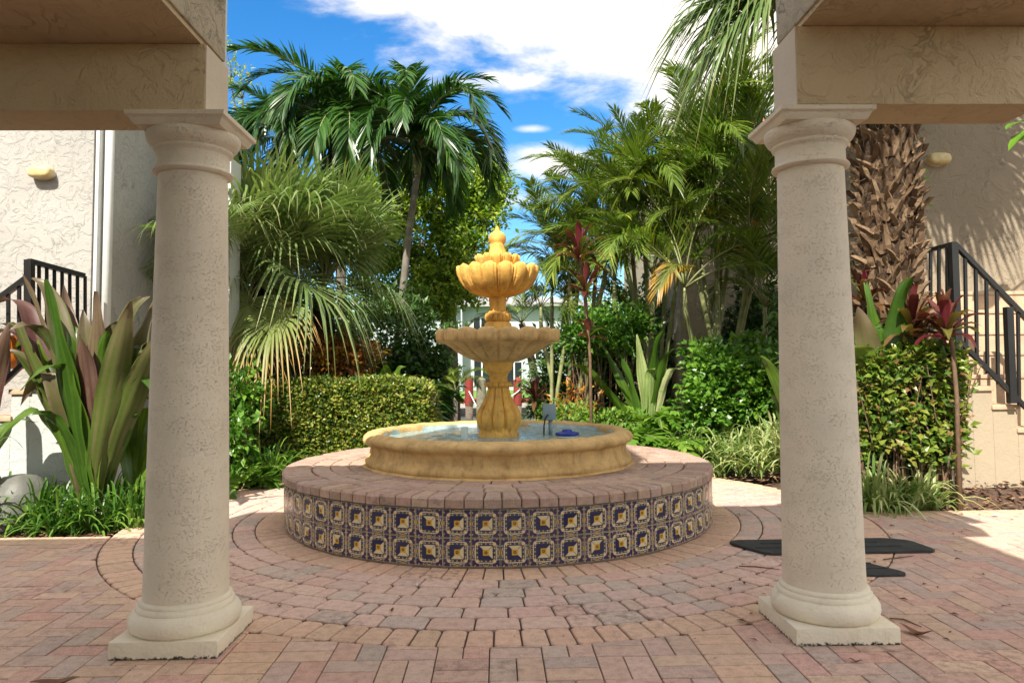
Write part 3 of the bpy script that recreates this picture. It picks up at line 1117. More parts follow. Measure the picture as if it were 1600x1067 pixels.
def lobe_lathe(name, prof, nl, n_per, ph0, mat, groove=False):
    """prof rows: (r, z, radial flute depth, vertical scallop); flat lobes parted by cut grooves"""
    b = MB()
    n_per = int(n_per * 1.8)
    n_ = nl * n_per

    def fn(j, a, r, z):
        t = ((a - ph0) * nl / (2 * PI)) % 1.0          # 0..1 across one lobe, 0.5 at its crest
        s = abs(math.sin(PI * t))
        dpt = prof[j][2]
        cut = math.exp(-((min(t, 1 - t)) / 0.075) ** 2)
        rr = r + dpt * 0.75 * (s ** 0.5 - 0.75) - cut * min(0.015, dpt * 0.75)
        if groove and dpt > 0.01:
            e = abs(t - 0.5)
            k = min(1.0, max(0.0, (j - 1) / (len(prof) * 0.62)))     # the raised border closes over the lobe's head
            lim = 0.33 * (1 if k < 0.85 else math.sqrt(max(0.0, 1 - ((k - 0.85) / 0.15) ** 2)))
            rr -= 0.011 * math.exp(-((e - lim) / 0.055) ** 2)
            if e < lim: rr -= 0.002
        if nl < 20 and not groove and dpt > 0.012:
            rr += 0.0035 * math.exp(-((t - 0.5) / 0.05) ** 2)
        zz = z + prof[j][3] * (s ** 0.6 - 0.6)
        k3 = 0.0018 * math.sin(a * 13 + j * 1.9) + 0.0014 * math.sin(a * 37 + j)
        return rr + k3, zz + k3
    b.lathe([(p[0], p[1]) for p in prof], n=n_, fn=fn, cap=True)
    return b.build(name, mat, ft, True)


z0 = PZ
# pedestal: foot, fluted vase, neck
lobe_lathe('pedestal', [(0.158, rz(0.47), 0, 0), (0.158, rz(0.592), 0.0, 0), (0.150, rz(0.612), 0, 0), (0.146, rz(0.628), 0, 0), (0.147, rz(0.634), 0.004, 0),
                        (0.158, rz(0.655), 0.022, 0), (0.168, rz(0.69), 0.026, 0), (0.174, rz(0.735), 0.026, 0), (0.164, rz(0.775), 0.024, 0), (0.143, rz(0.81), 0.022, 0),
                        (0.116, rz(0.85), 0.018, 0), (0.102, rz(0.885), 0.016, 0), (0.089, rz(0.92), 0.013, 0), (0.083, rz(0.95), 0.010, 0), (0.083, rz(0.962), 0.006, 0)],
           10, 12, FC + PI / 10, M['ochre'])
lobe_lathe('pedestal_collar', [(0.080, rz(0.960), 0, 0), (0.100, rz(0.966), 0.012, 0), (0.106, rz(0.98), 0.016, 0), (0.100, rz(0.996), 0.012, 0), (0.078, rz(1.002), 0.0, 0)],
           14, 8, FC, M['ochre'])
mb = MB()
mb.lathe([(0.072, rz(1.0)), (0.070, rz(1.015)), (0.071, rz(1.04)), (0.078, rz(1.065)), (0.088, rz(1.076)), (0.094, rz(1.08)), (0.096, rz(1.09)), (0.104, rz(1.094)),
          (0.108, rz(1.115)), (0.122, rz(1.145)), (0.132, rz(1.165)), (0.14, rz(1.17))], n=48)
sm_by_angle(mb.build('neck', M['ochre'], ft, True), 50)
# big bowl
lobe_lathe('lower_bowl', [(0.10, rz(1.155), 0, 0), (0.165, rz(1.162), 0.0, 0), (0.205, rz(1.178), 0.020, 0), (0.262, rz(1.205), 0.036, 0), (0.315, rz(1.24), 0.044, 0),
                          (0.362, rz(1.275), 0.044, 0), (0.402, rz(1.298), 0.036, 0), (0.445, rz(1.308), 0.020, 0), (0.472, rz(1.312), 0.018, 0),
                          (0.478, rz(1.34), 0.022, 0.002), (0.480, rz(1.375), 0.024, 0.014), (0.476, rz(1.394), 0.022, 0.026), (0.462, rz(1.402), 0.018, 0.028),
                          (0.440, rz(1.396), 0.012, 0.018), (0.42, rz(1.375), 0.008, 0.004), (0.33, rz(1.33), 0, 0), (0.10, rz(1.29), 0, 0)],
           18, 12, FC, M['ochre_pale'])
mb = MB()
mb.lathe([(0.09, rz(1.28)), (0.10, rz(1.36)), (0.108, rz(1.395)), (0.110, rz(1.425)), (0.104, rz(1.455)), (0.092, rz(1.468)), (0.082, rz(1.474))], n=40)
sm_by_angle(mb.build('upper_stem_base', M['ochre'], ft, True), 50)
lobe_lathe('beaded_ring', [(0.080, rz(1.470), 0, 0), (0.096, rz(1.478), 0.006, 0), (0.101, rz(1.495), 0.014, 0), (0.096, rz(1.525), 0.016, 0), (0.084, rz(1.548), 0.010, 0), (0.066, rz(1.556), 0, 0)],
           16, 8, FC, M['ochre'])
mb = MB()
mb.lathe([(0.064, rz(1.55)), (0.063, rz(1.60)), (0.066, rz(1.625)), (0.072, rz(1.632)), (0.073, rz(1.645)), (0.068, rz(1.652)), (0.072, rz(1.668)), (0.09, rz(1.672))], n=40)
sm_by_angle(mb.build('upper_stem', M['ochre'], ft, True), 50)
lobe_lathe('upper_bowl', [(0.06, rz(1.662), 0, 0), (0.10, rz(1.668), 0.004, 0), (0.16, rz(1.682), 0.022, 0), (0.222, rz(1.71), 0.032, 0), (0.268, rz(1.75), 0.036, 0),
                          (0.297, rz(1.795), 0.036, 0), (0.316, rz(1.84), 0.034, 0.004), (0.323, rz(1.872), 0.032, 0.022), (0.318, rz(1.890), 0.028, 0.034),
                          (0.302, rz(1.898), 0.022, 0.036), (0.285, rz(1.888), 0.014, 0.024), (0.272, rz(1.865), 0.008, 0.006), (0.2, rz(1.83), 0, 0), (0.05, rz(1.81), 0, 0)],
           15, 16, FC, M['ochre'], True)
lobe_lathe('top_bowl', [(0.07, rz(1.80), 0, 0), (0.125, rz(1.85), 0.010, 0), (0.140, rz(1.885), 0.020, 0), (0.156, rz(1.92), 0.026, 0), (0.172, rz(1.955), 0.028, 0.006), (0.178, rz(1.975), 0.026, 0.020),
                        (0.170, rz(1.988), 0.020, 0.024), (0.155, rz(1.980), 0.012, 0.012), (0.12, rz(1.955), 0, 0), (0.05, rz(1.95), 0, 0)],
           12, 14, FC + PI / 12, M['ochre'], True)
mb = MB()
rf = random.Random(8)
mb.lathe([(0.086, rz(1.95)), (0.082, rz(1.985)), (0.072, rz(2.01)), (0.062, rz(2.04)), (0.057, rz(2.062)), (0.058, rz(2.074)), (0.056, rz(2.082)), (0.055, rz(2.088)), (0.064, rz(2.10)), (0.070, rz(2.125)),
          (0.067, rz(2.15)), (0.055, rz(2.17)), (0.034, rz(2.183)), (0.022, rz(2.192)), (0.016, rz(2.205)), (0.012, rz(2.22)), (0.003, rz(2.23))], n=32,
         fn=lambda j, a, r, z: (r * (1 + 0.03 * math.sin(3 * a + j)), z))
sm_by_angle(mb.build('finial', M['ochre'], ft, True), 60)

# pipe, pump box and float standing in the pool
mb = MB()
mb.lathe([(0.026, 0), (0.026, 0.112), (0.021, 0.112), (0.021, 0.06)], n=20, cap=False)
pp = P(726, 681, 5.45)
o = mb.build('standpipe', M['pvc'], None, True, (pp.x, 5.45, 0.560)); tag(o, 'short white plastic pipe standing upright in the fountain pool', 'pipe')
sm_by_angle(o)
pb = P(858, 656, 5.75)
o = empty('pump_junction_box', (pb.x, 5.75, 0.56), 'grey electrical box on a post in the fountain pool', 'electrical box')
mb = MB(); mb.box((0, 0, 0.20), (0.105, 0.07, 0.125)); bevel(mb.build('box', M['grey_box'], o), 0.006)
mb = MB(); mb.tube([(0.01, 0, 0), (0.01, 0, 0.14)], 0.016, 12); mb.build('post', M['grey_box'], o, True)
mb = MB(); mb.tube([(-0.045, -0.05, 0.0), (-0.045, -0.052, 0.09), (-0.035, -0.056, 0.15), (-0.015, -0.052, 0.175), (-0.01, -0.034, 0.178)], 0.006, 8)
mb.build('cable', M['black_metal'], o, True)
pl = P(886, 668, 5.55)
o = empty('skimmer_float', (pl.x, 5.55, 0.586), 'round blue float with white rim on the pool water', 'pool float')
mb = MB(); mb.lathe([(0.07, 0.004), (0.085, 0.008), (0.092, 0.018), (0.088, 0.028), (0.055, 0.034), (0.040, 0.038), (0.034, 0.050), (0.012, 0.053)], n=32)
sm_by_angle(mb.build('lid', M['blue_lid'], o, True))
mb = MB(); mb.lathe([(0.07, -0.014), (0.083, -0.012), (0.083, 0.006), (0.07, 0.006)], n=32)
sm_by_angle(mb.build('float_ring', M['pvc'], o, True))


# ================================================================ COLONNADE
def column(cx, cy, label, zt):
    c = empty('column', (cx, cy, 0), label, 'column')
    mb = MB(); mb.box((0, 0, 0.034), (0.42, 0.42, 0.068))
    o = bevel(mb.build('plinth', M['colbase'], c), 0.005)
    mb = MB()
    mb.lathe([(0.19, 0.066), (0.200, 0.068), (0.212, 0.078), (0.218, 0.098), (0.216, 0.12), (0.206, 0.138), (0.194, 0.147), (0.190, 0.148), (0.191, 0.154), (0.189, 0.162),
              (0.183, 0.168), (0.180, 0.170), (0.181, 0.176), (0.178, 0.184), (0.172, 0.188), (0.16, 0.19)], n=72)
    sm_by_angle(mb.build('base', M['colbase'], c, True), 50)
    mb = MB()
    pr = []
    for i in range(25):
        t = i / 24
        r = 0.165 - 0.027 * t ** 1.25
        pr.append((r + 0.0015 * (1 - min(1, t * 12)), 0.186 + (zt - 0.186) * t))
    mb.lathe(pr, n=72)
    mb.build('shaft', M['column'], c, True)
    sm_by_angle(c.children[-1], 50)
    mb = MB()
    mb.lathe([(0.140, zt - 0.002), (0.148, zt), (0.158, zt + 0.005), (0.162, zt + 0.012), (0.159, zt + 0.020), (0.150, zt + 0.025), (0.146, zt + 0.030), (0.145, zt + 0.085), (0.147, zt + 0.092),
              (0.155, zt + 0.098), (0.160, zt + 0.106), (0.158, zt + 0.113), (0.163, zt + 0.118), (0.176, zt + 0.128), (0.186, zt + 0.145), (0.190, zt + 0.165), (0.187, zt + 0.176), (0.15, zt + 0.178)], n=72)
    sm_by_angle(mb.build('capital', M['column'], c, True), 50)
    # abacus: square with a cyma edge
    z1 = zt + 0.176
    lv = [(0.172, 0), (0.180, 0.012), (0.187, 0.026), (0.2, 0.034), (0.2, 0.052)]
    mb = MB(); vs = []; fs = []
    for hw, dz_ in lv:
        vs += [(-hw, -hw, z1 + dz_), (hw, -hw, z1 + dz_), (hw, hw, z1 + dz_), (-hw, hw, z1 + dz_)]
    for j in range(len(lv) - 1):
        for i in range(4):
            k = (i + 1) % 4
            fs.append((j * 4 + i, j * 4 + k, j * 4 + 4 + k, j * 4 + 4 + i))
    fs.append((3, 2, 1, 0)); o4 = (len(lv) - 1) * 4; fs.append((o4, o4 + 1, o4 + 2, o4 + 3))
    mb.add(vs, fs)
    mb.build('abacus', M['column'], c, False)
    return z1 + 0.052


BZL = column(-1.297, 3.10, 'left cream pitted stone column beside the crinum and hedge', 1.94)
BZR = column(1.392, 3.12, 'right cream pitted stone column beside the palm trunk and stairs', 1.965)

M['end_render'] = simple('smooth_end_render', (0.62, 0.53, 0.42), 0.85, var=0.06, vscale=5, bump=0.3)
# arcade wings: beam, soffit block, side face, tiled eave
for s in (-1, 1):
    BZ, CZ = (BZL, 2.45) if s < 0 else (BZR, 2.53)
    if s < 0:
        xi, xo, xblk = -1.182, -2.32, -1.189
        wing = empty('arcade_wing', (-4, 3, 0), 'left beige stucco porch wing resting on the left column', 'building')
    else:
        xi, xo, xblk = 1.262, 2.31, 1.274
        wing = empty('arcade_wing', (2, 3, 0), 'right beige stucco porch wing resting on the right column', 'building')
    off = wing.location
    y0, y1 = 2.92, 3.17
    L_ = lambda x, y, z: (x - off.x, y - off.y, z)
    mb = MB(); mb.bbox(L_(xi, y0, BZ + 0.001), L_(xo, y1, CZ - 0.001))
    bevel(mb.build('beam', M['stucco_beam'], wing), 0.006, 2)
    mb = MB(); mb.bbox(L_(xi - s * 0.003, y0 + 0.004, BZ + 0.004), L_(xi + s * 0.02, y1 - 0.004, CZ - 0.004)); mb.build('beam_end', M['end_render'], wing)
    ya_ = 2.35 if s > 0 else 1.6
    mb = MB(); mb.bbox(L_(xblk + s * 0.012, ya_ + 0.01, CZ - 0.0005), L_(xo - s * 0.01, y1 - 0.03, CZ + 0.019)); mb.build('soffit', M['stucco_beam'], wing)
    mb = MB(); mb.bbox(L_(xblk, ya_, CZ + 0.004 if False else CZ + 0.02), L_(xo, y1 - 0.012, 2.82))
    bevel(mb.build('upper_wall', M['stucco_cream'], wing), 0.010, 2)
    # the end of the beam has its own smoother render
    # barrel tile eave along the outer edge
    x = min(xblk, xo) - 0.03; xe = max(xblk, xo) + 0.03
    if s < 0: xe = xblk + 0.05
    else: x = xblk - 0.03
    while x < xe:
        mb = MB(); pr = 7
        vs = []; fs = []
        for yy_, zz_ in ((y1 + 0.07, 2.832), (y0 - 0.55, 2.92)):
            for ro in (0.055, 0.043):
                for k in range(pr):
                    a = PI * k / (pr - 1)
                    vs.append((x + 0.055 - ro * math.cos(a) - off.x, yy_ - off.y, zz_ + ro * math.sin(a)))
        for k in range(pr - 1):
            fs += [(k, k + 1, 2 * pr + k + 1, 2 * pr + k), (pr + k, 3 * pr + k, 3 * pr + k + 1, pr + k + 1), (k, pr + k, pr + k + 1, k + 1)]
        mb.add(vs, fs)
        mb.build('roof_tile', M['roof_tile'], wing, True)
        x += 0.118

# the two-storey house over the passage the camera stands in
hb = empty('main_house', (0, 0, 0), 'cream stucco house behind the viewer whose roof shades the court', 'house')
mb = MB(); mb.bbox((-3.55, -5, 3.0), (1.38, 1.52, 4.70)); mb.build('upper_storey', M['stucco_cream'], hb)
mb = MB(); mb.bbox((-2.30, 0.5, 4.70), (-0.80, 1.50, 6.05)); mb.build('added_shade_block', M['stucco_cream'], hb)  # unseen block added above the roof to keep the fountain in shade
mb = MB(); mb.bbox((-12, -5, 2.95), (-3.56, 1.60, 3.70)); mb.build('side_roof', M['roof_tile'], hb)
mb = MB(); mb.bbox((-12, -5, -0.02), (-3.8, -2.0, 2.95)); mb.build('back_wall', M['stucco_cream'], hb)

# ================================================================ BUILDINGS AROUND THE COURT
def house_wall(name, rects, mat, parent):
    mb = MB()
    for a, b in rects: mb.bbox(a, b)
    return mb.build(name, mat, parent)


# ---- left house
YL = 6.3
xl = X(145, YL, 300)
lh = empty('stucco_house', (0, 0, 0), 'white stucco house at left with stair, wall light and downpipe', 'house')
house_wall('front_wall', [((xl - 5, YL, -0.1), (xl, YL + 3.0, 5.5))], M['stucco_white'], lh)
YL2 = 7.6
xa = X(168, YL2, 300); xb = X(360, YL2, 300)
zt_ = Z(246, YL2, 370)
house_wall('side_wall', [((xl + 0.002, YL2, -0.1), (X(330, YL2), YL2 + 0.3, 5.5)), ((X(330, YL2) + 0.001, YL2 + 0.01, -0.1), (xb, YL2 + 0.31, zt_))], M['stucco_grey'], lh)
# downpipe and corner trim
mb = MB(); mb.bbox((xl + 0.003, YL + 0.02, -0.05), (xl + 0.035, YL + 0.09, 5.5)); mb.build('corner_trim', M['white_trim'], lh)
mb = MB(); mb.tube([(xl + 0.085, YL + 0.10, -0.05), (xl + 0.085, YL + 0.10, 5.4)], 0.038, 16); o = mb.build('downpipe', M['white_trim'], lh, True)
# window in the recessed wall (dark glass, white frame)
x0 = X(229, YL2 - 0.02, 250); x1 = X(262, YL2 - 0.02, 250); za = Z(320, YL2, 240); zb = Z(200, YL2, 240)
mb = MB(); mb.bbox((x0, YL2 - 0.03, za - 0.9), (x1 + 0.5, YL2 - 0.004, zb + 0.6)); wn = mb.build('window', M['glass_dark'], lh)
mb = MB()
for zz in (za, (za + zb) / 2 + 0.05, zb): mb.bbox((x0, YL2 - 0.055, zz - 0.02), (x1 + 0.5, YL2 - 0.031, zz + 0.02))
mb.build('frame', M['white_trim'], wn)
# wooden bracket on recessed wall
mb = MB()
p = P(196, 386, YL2 - 0.1)
mb.box((p.x, YL2 - 0.05, p.z), (0.05, 0.12, 0.16)); mb.box((p.x - 0.12, YL2 - 0.04, p.z - 0.05), (0.2, 0.05, 0.05))
mb.build('bracket', simple('bracket_wood', (0.20, 0.11, 0.06), 0.7, var=0.2), lh)


def wall_light(px, py, Y, label):
    p = P(px, py, Y)
    t_ = empty('wall_light', (p.x, Y, p.z), label, 'wall light')
    k = Y / 1130.0
    W_, H_ = 36 * k, 19 * k
    mb = MB()
    mb.lathe([(0.40, 0.0), (0.5, 0.0), (0.5, 0.10), (0.47, 0.12)], n=40, fn=lambda j, a, r, z: (r, z))
    o = mb.build('back_plate', M['white_trim'], t_)
    o.rotation_euler = (PI / 2, 0, 0); o.scale = (W_ * 1.04, H_ * 1.12, 0.15)
    mb = MB()
    vs = []; fs = []
    n_ = 36; lv = [(1.0, 0.0), (1.0, 0.5), (0.93, 0.8), (0.78, 0.95), (0.4, 1.0)]
    for (s_, d_) in lv:
        for i in range(n_):
            a = 2 * PI * i / n_
            cx_ = math.copysign(abs(math.cos(a)) ** 0.55, math.cos(a)); cz_ = math.copysign(abs(math.sin(a)) ** 0.75, math.sin(a))
            vs.append((cx_ * W_ / 2 * (1 - (1 - s_) * 0.5), -0.012 - d_ * 0.085, cz_ * H_ / 2 * s_))
    for j in range(len(lv) - 1):
        for i in range(n_):
            k2 = (i + 1) % n_
            fs.append((j * n_ + i, j * n_ + k2, (j + 1) * n_ + k2, (j + 1) * n_ + i))
    fs.append(tuple(range((len(lv) - 1) * n_, len(lv) * n_)))
    mb.add(vs, fs); mb.build('lens', M['lamp_glass'], t_, True)


wall_light(69, 272, YL, 'oval yellowed bulkhead light on the white left wall')

# ---- right house
YR = 6.75
xr = X(1345, YR, 300)
rh = empty('stucco_house', (0, 0, 0), 'tan stucco house at right with outside stair and palm shadows', 'house')
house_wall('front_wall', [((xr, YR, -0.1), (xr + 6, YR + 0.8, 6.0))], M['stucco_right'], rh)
wall_light(1462, 251, YR, 'oval yellow bulkhead light on the tan right wall')
YR2 = 11.5
bh = empty('stucco_house', (0, 0, 0), 'cream house with terracotta roof behind the feathery palms', 'house')
xq = X(1062, YR2, 450)
ze = Z(226, YR2, 1180)
house_wall('wall', [((xq, YR2, -0.1), (xq + 6, YR2 + 5, ze - 0.02))], M['stucco_cream'], bh)
mb = MB(); mb.bbox((X(1150, 11.3, 215), 11.05, ze - 0.02), (xq + 6, 11.35, ze + 0.16)); mb.build('gutter', M['white_trim'], bh)
mb = MB()
xx = X(1150, 11.3, 215) + 0.1
while xx < xq + 5.5:
    mb.tube([(xx, 11.15, ze + 0.2), (xx, 12.6, ze + 0.75)], 0.09, 10); xx += 0.2
mb.build('roof', M['roof_tile'], bh, True)


# ---- outside stairs with black railings
def stair(root, pts, wy0, wy1, mat_side, mat_step):
    """pts: list of (x, z) nosings from low to high; each tread is a part"""
    for i in range(len(pts) - 1):
        (xa_, za_), (xb_, _) = pts[i], pts[i + 1]
        lo, hi = min(xa_, xb_), max(xa_, xb_)
        mb = MB(); mb.bbox((lo + 0.001, wy0, -0.1), (hi - 0.001, wy1, za_ - 0.041)); mb.build('stair_wall', mat_side, root)
        mb = MB(); mb.bbox((lo - 0.012, wy0 - 0.02, za_ - 0.04), (hi + 0.012, wy1, za_)); bevel(mb.build('step', mat_step, root), 0.006)


def bar(mb, a, b, w, d=None):
    a = Vector(a); b = Vector(b); v = b - a
    q = v.to_track_quat('Z', 'Y').to_matrix()
    mb.box((a + b) / 2, (w, d or w, v.length), rot=q)


# right: rises from lower right to upper left
st = empty('outside_stair', (0, 0, 0), 'tan stair against the right wall climbing to the left', 'stairs')
Ys = 5.95
nose = []
pp0 = P(1600, 700, Ys); 
steps_px = [(1588, 662), (1553, 600), (1520, 570), (1500, 545), (1478, 520)]
xs = [X(1640, Ys, 700), X(1590, Ys, 660), X(1550, Ys, 620), X(1517, Ys, 590), X(1496, Ys, 560), X(1440, Ys, 540)]
zs = [Z(668, Ys, 1600), Z(632, Ys, 1570), Z(603, Ys, 1540), Z(603, Ys, 1510), Z(603, Ys, 1480), Z(603, Ys, 1460)]
stair(st, list(zip(xs, zs)), Ys, 6.16, M['stucco_stair'], M['step'])
# the upper flight climbs away from the viewer
for k_, yp_ in enumerate((585, 549, 517, 484, 455)):
    ya_ = 6.165 + .115 * k_
    z_ = Z(yp_, ya_, 1560)
    mb = MB(); mb.bbox((X(1503, 6.2, 560), ya_ + 0.012, -.1), (X(1750, 6.2, 560), (YR - .002) if k_ == 4 else ya_ + .12, z_ - .035)); mb.build('riser', M['step'], st)
    mb = MB(); mb.bbox((X(1503, 6.2, 560) - .01, ya_, z_ - .034), (X(1750, 6.2, 560), (YR - .003) if k_ == 4 else ya_ + .113, z_)); bevel(mb.build('step', M['step'], st), .006)
rl = empty('stair_railing', (0, 0, 0), 'black metal railing sloping down to the right beside the tan stair', 'railing')
Yr = Ys - 0.06
mb = MB()
top = [P(1438, 395, Yr + 0.5), P(1491, 381, Yr), P(1600, 494, Yr), P(1680, 577, Yr)]
bar(mb, top[0], top[1], 0.035); bar(mb, top[1], top[2], 0.045, 0.035); bar(mb, top[2], top[3], 0.045, 0.035)
mb.build('handrail', M['black_metal'], rl)
mb = MB(); bar(mb, P(1498, 532, Yr), P(1600, 634, Yr), 0.035); bar(mb, P(1600, 634, Yr), P(1680, 712, Yr), 0.035); mb.build('bottom_rail', M['black_metal'], rl)
mb = MB(); bar(mb, P(1489, 381, Yr), P(1497, 575, Yr), 0.055); mb.build('post', M['black_metal'], rl)
mb = MB(); bar(mb, P(1575, 480, Yr), P(1581, 630, Yr), 0.055); mb.build('post', M['black_metal'], rl)
for i in range(12):
    px = 1508 + i * 16.5
    if abs(px - 1578) < 6: continue
    yt = 386 + (px - 1491) * 1.035; yb = 541 + (px - 1498) * 1.0
    mb = MB(); bar(mb, P(px, yt, Yr), P(px + 2, yb, Yr), 0.022); mb.build('baluster', M['black_metal'], rl)
for i in range(4):
    f = (i + 0.5) / 4
    px = 1441 + i * 13
    mb = MB(); bar(mb, P(px, 396 - 14 * f, Yr + 0.5 - f * 0.5), P(px, 520, Yr + 0.5 - f * 0.5), 0.022); mb.build('baluster', M['black_metal'], rl)

# left stair and railing
st = empty('outside_stair', (0, 0, 0), 'tan stair at the far left behind the crinum, beside the white wall', 'stairs')
Yt = 5.75
xs = [X(-70, Yt, 650), X(-25, Yt, 650), X(18, Yt, 610), X(48, Yt, 580), X(150, Yt, 580)]
zs = [Z(700, Yt, 0), Z(650, Yt, 0), Z(608, Yt, 30), Z(576, Yt, 60), Z(576, Yt, 60)]
stair(st, list(zip(xs, zs))[:4] + [(xs[4], zs[3])], Yt, YL - 0.001, M['stucco_grey'], M['step'])
rl = empty('stair_railing', (0, 0, 0), 'black metal railing at the far left rising past the crinum leaves', 'railing')
Yr = Yt - 0.05
mb = MB()
bar(mb, P(-60, 510, Yr), P(45, 432, Yr), 0.04); bar(mb, P(45, 408, Yr), P(131, 431, Yr + 0.45), 0.04); mb.build('handrail', M['black_metal'], rl)
mb = MB(); bar(mb, P(-60, 660, Yr), P(40, 565, Yr), 0.035); bar(mb, P(45, 560, Yr), P(131, 560, Yr + 0.45), 0.03); mb.build('bottom_rail', M['black_metal'], rl)
mb = MB(); bar(mb, P(46, 406, Yr), P(46, 565, Yr), 0.055); mb.build('post', M['black_metal'], rl)
for i in range(7):
    px = 61 + i * 12
    f = (px - 45) / 86
    mb = MB(); bar(mb, P(px, 408 + 23 * f, Yr + 0.45 * f), P(px, 560, Yr + 0.45 * f), 0.02); mb.build('baluster', M['black_metal'], rl)
for i in range(5):
    px = 30 - i * 17
    mb = MB(); bar(mb, P(px, 443 + (30 - px) * 0.74, Yr), P(px, 570 + (30 - px) * 0.95, Yr), 0.022); mb.build('baluster', M['black_metal'], rl)
# orange planter on the left landing, grey sack on the ground
p = P(30, 575, 6.0)
mb = MB(); mb.lathe([(0.11, 0), (0.17, 0.10), (0.19, 0.24), (0.20, 0.26), (0.18, 0.27), (0.16, 0.22)], n=28)
o = mb.build('plant_pot', M['orange_pot'], None, True, (p.x, 6.0, zs[3])); tag(o, 'orange glazed pot on the left stair landing behind the railing', 'plant pot')
rs = random.Random(4)
mb = MB()
mb.lathe([(0.17, 0.0), (0.22, 0.06), (0.235, 0.16), (0.21, 0.27), (0.17, 0.34), (0.10, 0.395), (0.04, 0.41)], n=28,
         fn=lambda j, a, r, z: (r * (1 + 0.07 * math.sin(3 * a + j) + 0.04 * math.sin(8 * a + 2 * j)), z + 0.02 * math.sin(4 * a) * min(1, r / .2) ** 2))
p = P(32, 720, 5.45)
o = mb.build('sack', M['sack'], None, True, (p.x, 5.45, -0.05)); tag(o, 'pale grey plastic sack slumped on the ground at far left', 'sack')

# rubber mats on the paving
for i, (xa_, xb_, ya_, yb_, lb) in enumerate([(X(1146, 4.45, 855), X(1440, 4.45, 855), 4.28, 4.60, 'long black rubber mat crossing behind the right column'),
                                             (X(1262, 4.0, 900), X(1392, 4.0, 900), 3.82, 4.12, 'short black rubber mat just behind the right column')]):
    mb = MB()
    c_ = 0.07
    poly = [(xa_ + c_ * 2, ya_), (xb_, ya_), (xb_ - 0.02, yb_ - c_), (xb_ - c_ * 2, yb_), (xa_ + c_ * 0.6, yb_), (xa_, yb_ - c_ * 0.8)]
    if i == 1: poly = [(xa_, ya_), (xb_ - 0.02, ya_), (xb_, ya_ + 0.03), (xb_ - 0.15, yb_), (xa_, yb_)]
    vs, fs = poly_brick([(a_ - xa_, b_ - ya_) for a_, b_ in poly], 0.003, 0.018, 0.03, 0.004)
    mb.add(vs, fs)
    # moulded ribs
    L_m, D_m = xb_ - xa_, yb_ - ya_
    root_ = empty('rubber_mat', (xa_, ya_, 0), lb, 'mat')
    mb.build('slab', M['rubber'], root_)
    for k_ in range(3):
        f0, f1 = (.10, .42) if k_ == 0 else ((.50, .86) if k_ == 1 else (.16, .78))
        yy_ = D_m * (.34 if k_ < 2 else .66)
        m2 = MB(); m2.bbox((L_m * f0, yy_ - .008, .0175), (L_m * f1, yy_ + .008, .0225)); m2.build('rib', M['rubber'], root_)

# ================================================================ ACROSS THE CANAL
dk = empty('dock', (0, 29, 0), 'low red dock along the far bank behind the fountain', 'dock')
zd = Z(624, 29, 770)
mb = MB(); mb.bbox((-3.6, -0.2, zd - 0.14), (3.2, 1.6, zd)); mb.build('deck', M['red_wood'], dk)
for x_ in (-2.9, -1.6, 0.9, 2.2):
    mb = MB(); mb.tube([(x_, 0, -1.4), (x_, 0, zd - 0.14)], 0.09, 8); mb.build('leg', M['grey_wood'], dk, True)
for px, top_, lb in ((733, 592, 'red dock piling left of the fountain stem'), (809, 594, 'red dock piling right of the fountain stem')):
    x_ = X(px, 28.4, 620)
    p_ = empty('piling', (x_, 28.4, 0), lb, 'piling')
    zt2 = Z(top_, 28.4, px)
    mb = MB(); mb.tube([(0, 0, -0.35), (0, 0, zt2), (0, 0, zt2 + 0.12)], [0.17, 0.17, 0.02], 14); sm_by_angle(mb.build('sleeve', M['red_wood'], p_, True))
    mb = MB(); mb.tube([(0, 0, -1.5), (0, 0, -0.351)], 0.15, 12); mb.build('pile', M['bark'], p_, True)
x_ = X(752, 27.8, 620)
mb = MB(); zt2 = Z(593, 27.8, 752); mb.tube([(0, 0, -1.5), (0, 0, zt2), (0, 0, zt2 + 0.08)], [0.2, 0.19, 0.05], 14)
o = sm_by_angle(mb.build('piling', M['grey_wood'], None, True, (x_, 27.8, 0))); tag(o, 'weathered grey wooden piling beside the fountain stem', 'piling')
mb = MB()
pa = P(709, 612, 28.4); pb_ = P(733, 611, 28.4); pc = P(757, 630, 28.0)
mb.tube([pb_ + Vector((0, -0.2, 0)), (pb_ + pc) / 2 + Vector((0, -0.2, -0.35)), pc], 0.025, 6)
mb.tube([P(795, 622, 28.2), P(809, 612, 28.2), P(819, 600, 28.2)], 0.025, 6)
o = mb.build('mooring_rope', M['white_trim']); tag(o, 'thin white mooring rope hanging between the dock pilings', 'rope')

fh = empty('waterfront_house', (0, 44, 0), 'white two-storey house across the canal', 'house')
YH = 44
L2 = lambda px, py, dy=0: (P(px, py, YH + dy).x, dy, P(px, py, YH + dy).z)
a_ = L2(560, 604); b_ = L2(900, 478)
mb = MB(); mb.bbox((a_[0], 0, -0.3), (b_[0], 9, b_[2])); mb.build('wall', M['house_white'], fh)
mb = MB()
e0 = L2(540, 480); e1 = L2(920, 480)
zr = b_[2]
mb.add([(e0[0], -0.8, zr - 0.05), (e1[0], -0.8, zr - 0.05), (e1[0] - 2, 4.5, zr + 1.0), (e0[0] + 2, 4.5, zr + 1.0), (e0[0], -0.8, zr + 0.15), (e1[0], -0.8, zr + 0.15), (e0[0] + 2, 9.8, zr + 0.1), (e1[0] - 2, 9.8, zr + 0.1)],
       [(0, 1, 5, 4), (4, 5, 2, 3), (3, 2, 7, 6), (0, 6, 7, 1)])
mb.build('roof', M['roof_grey'], fh)
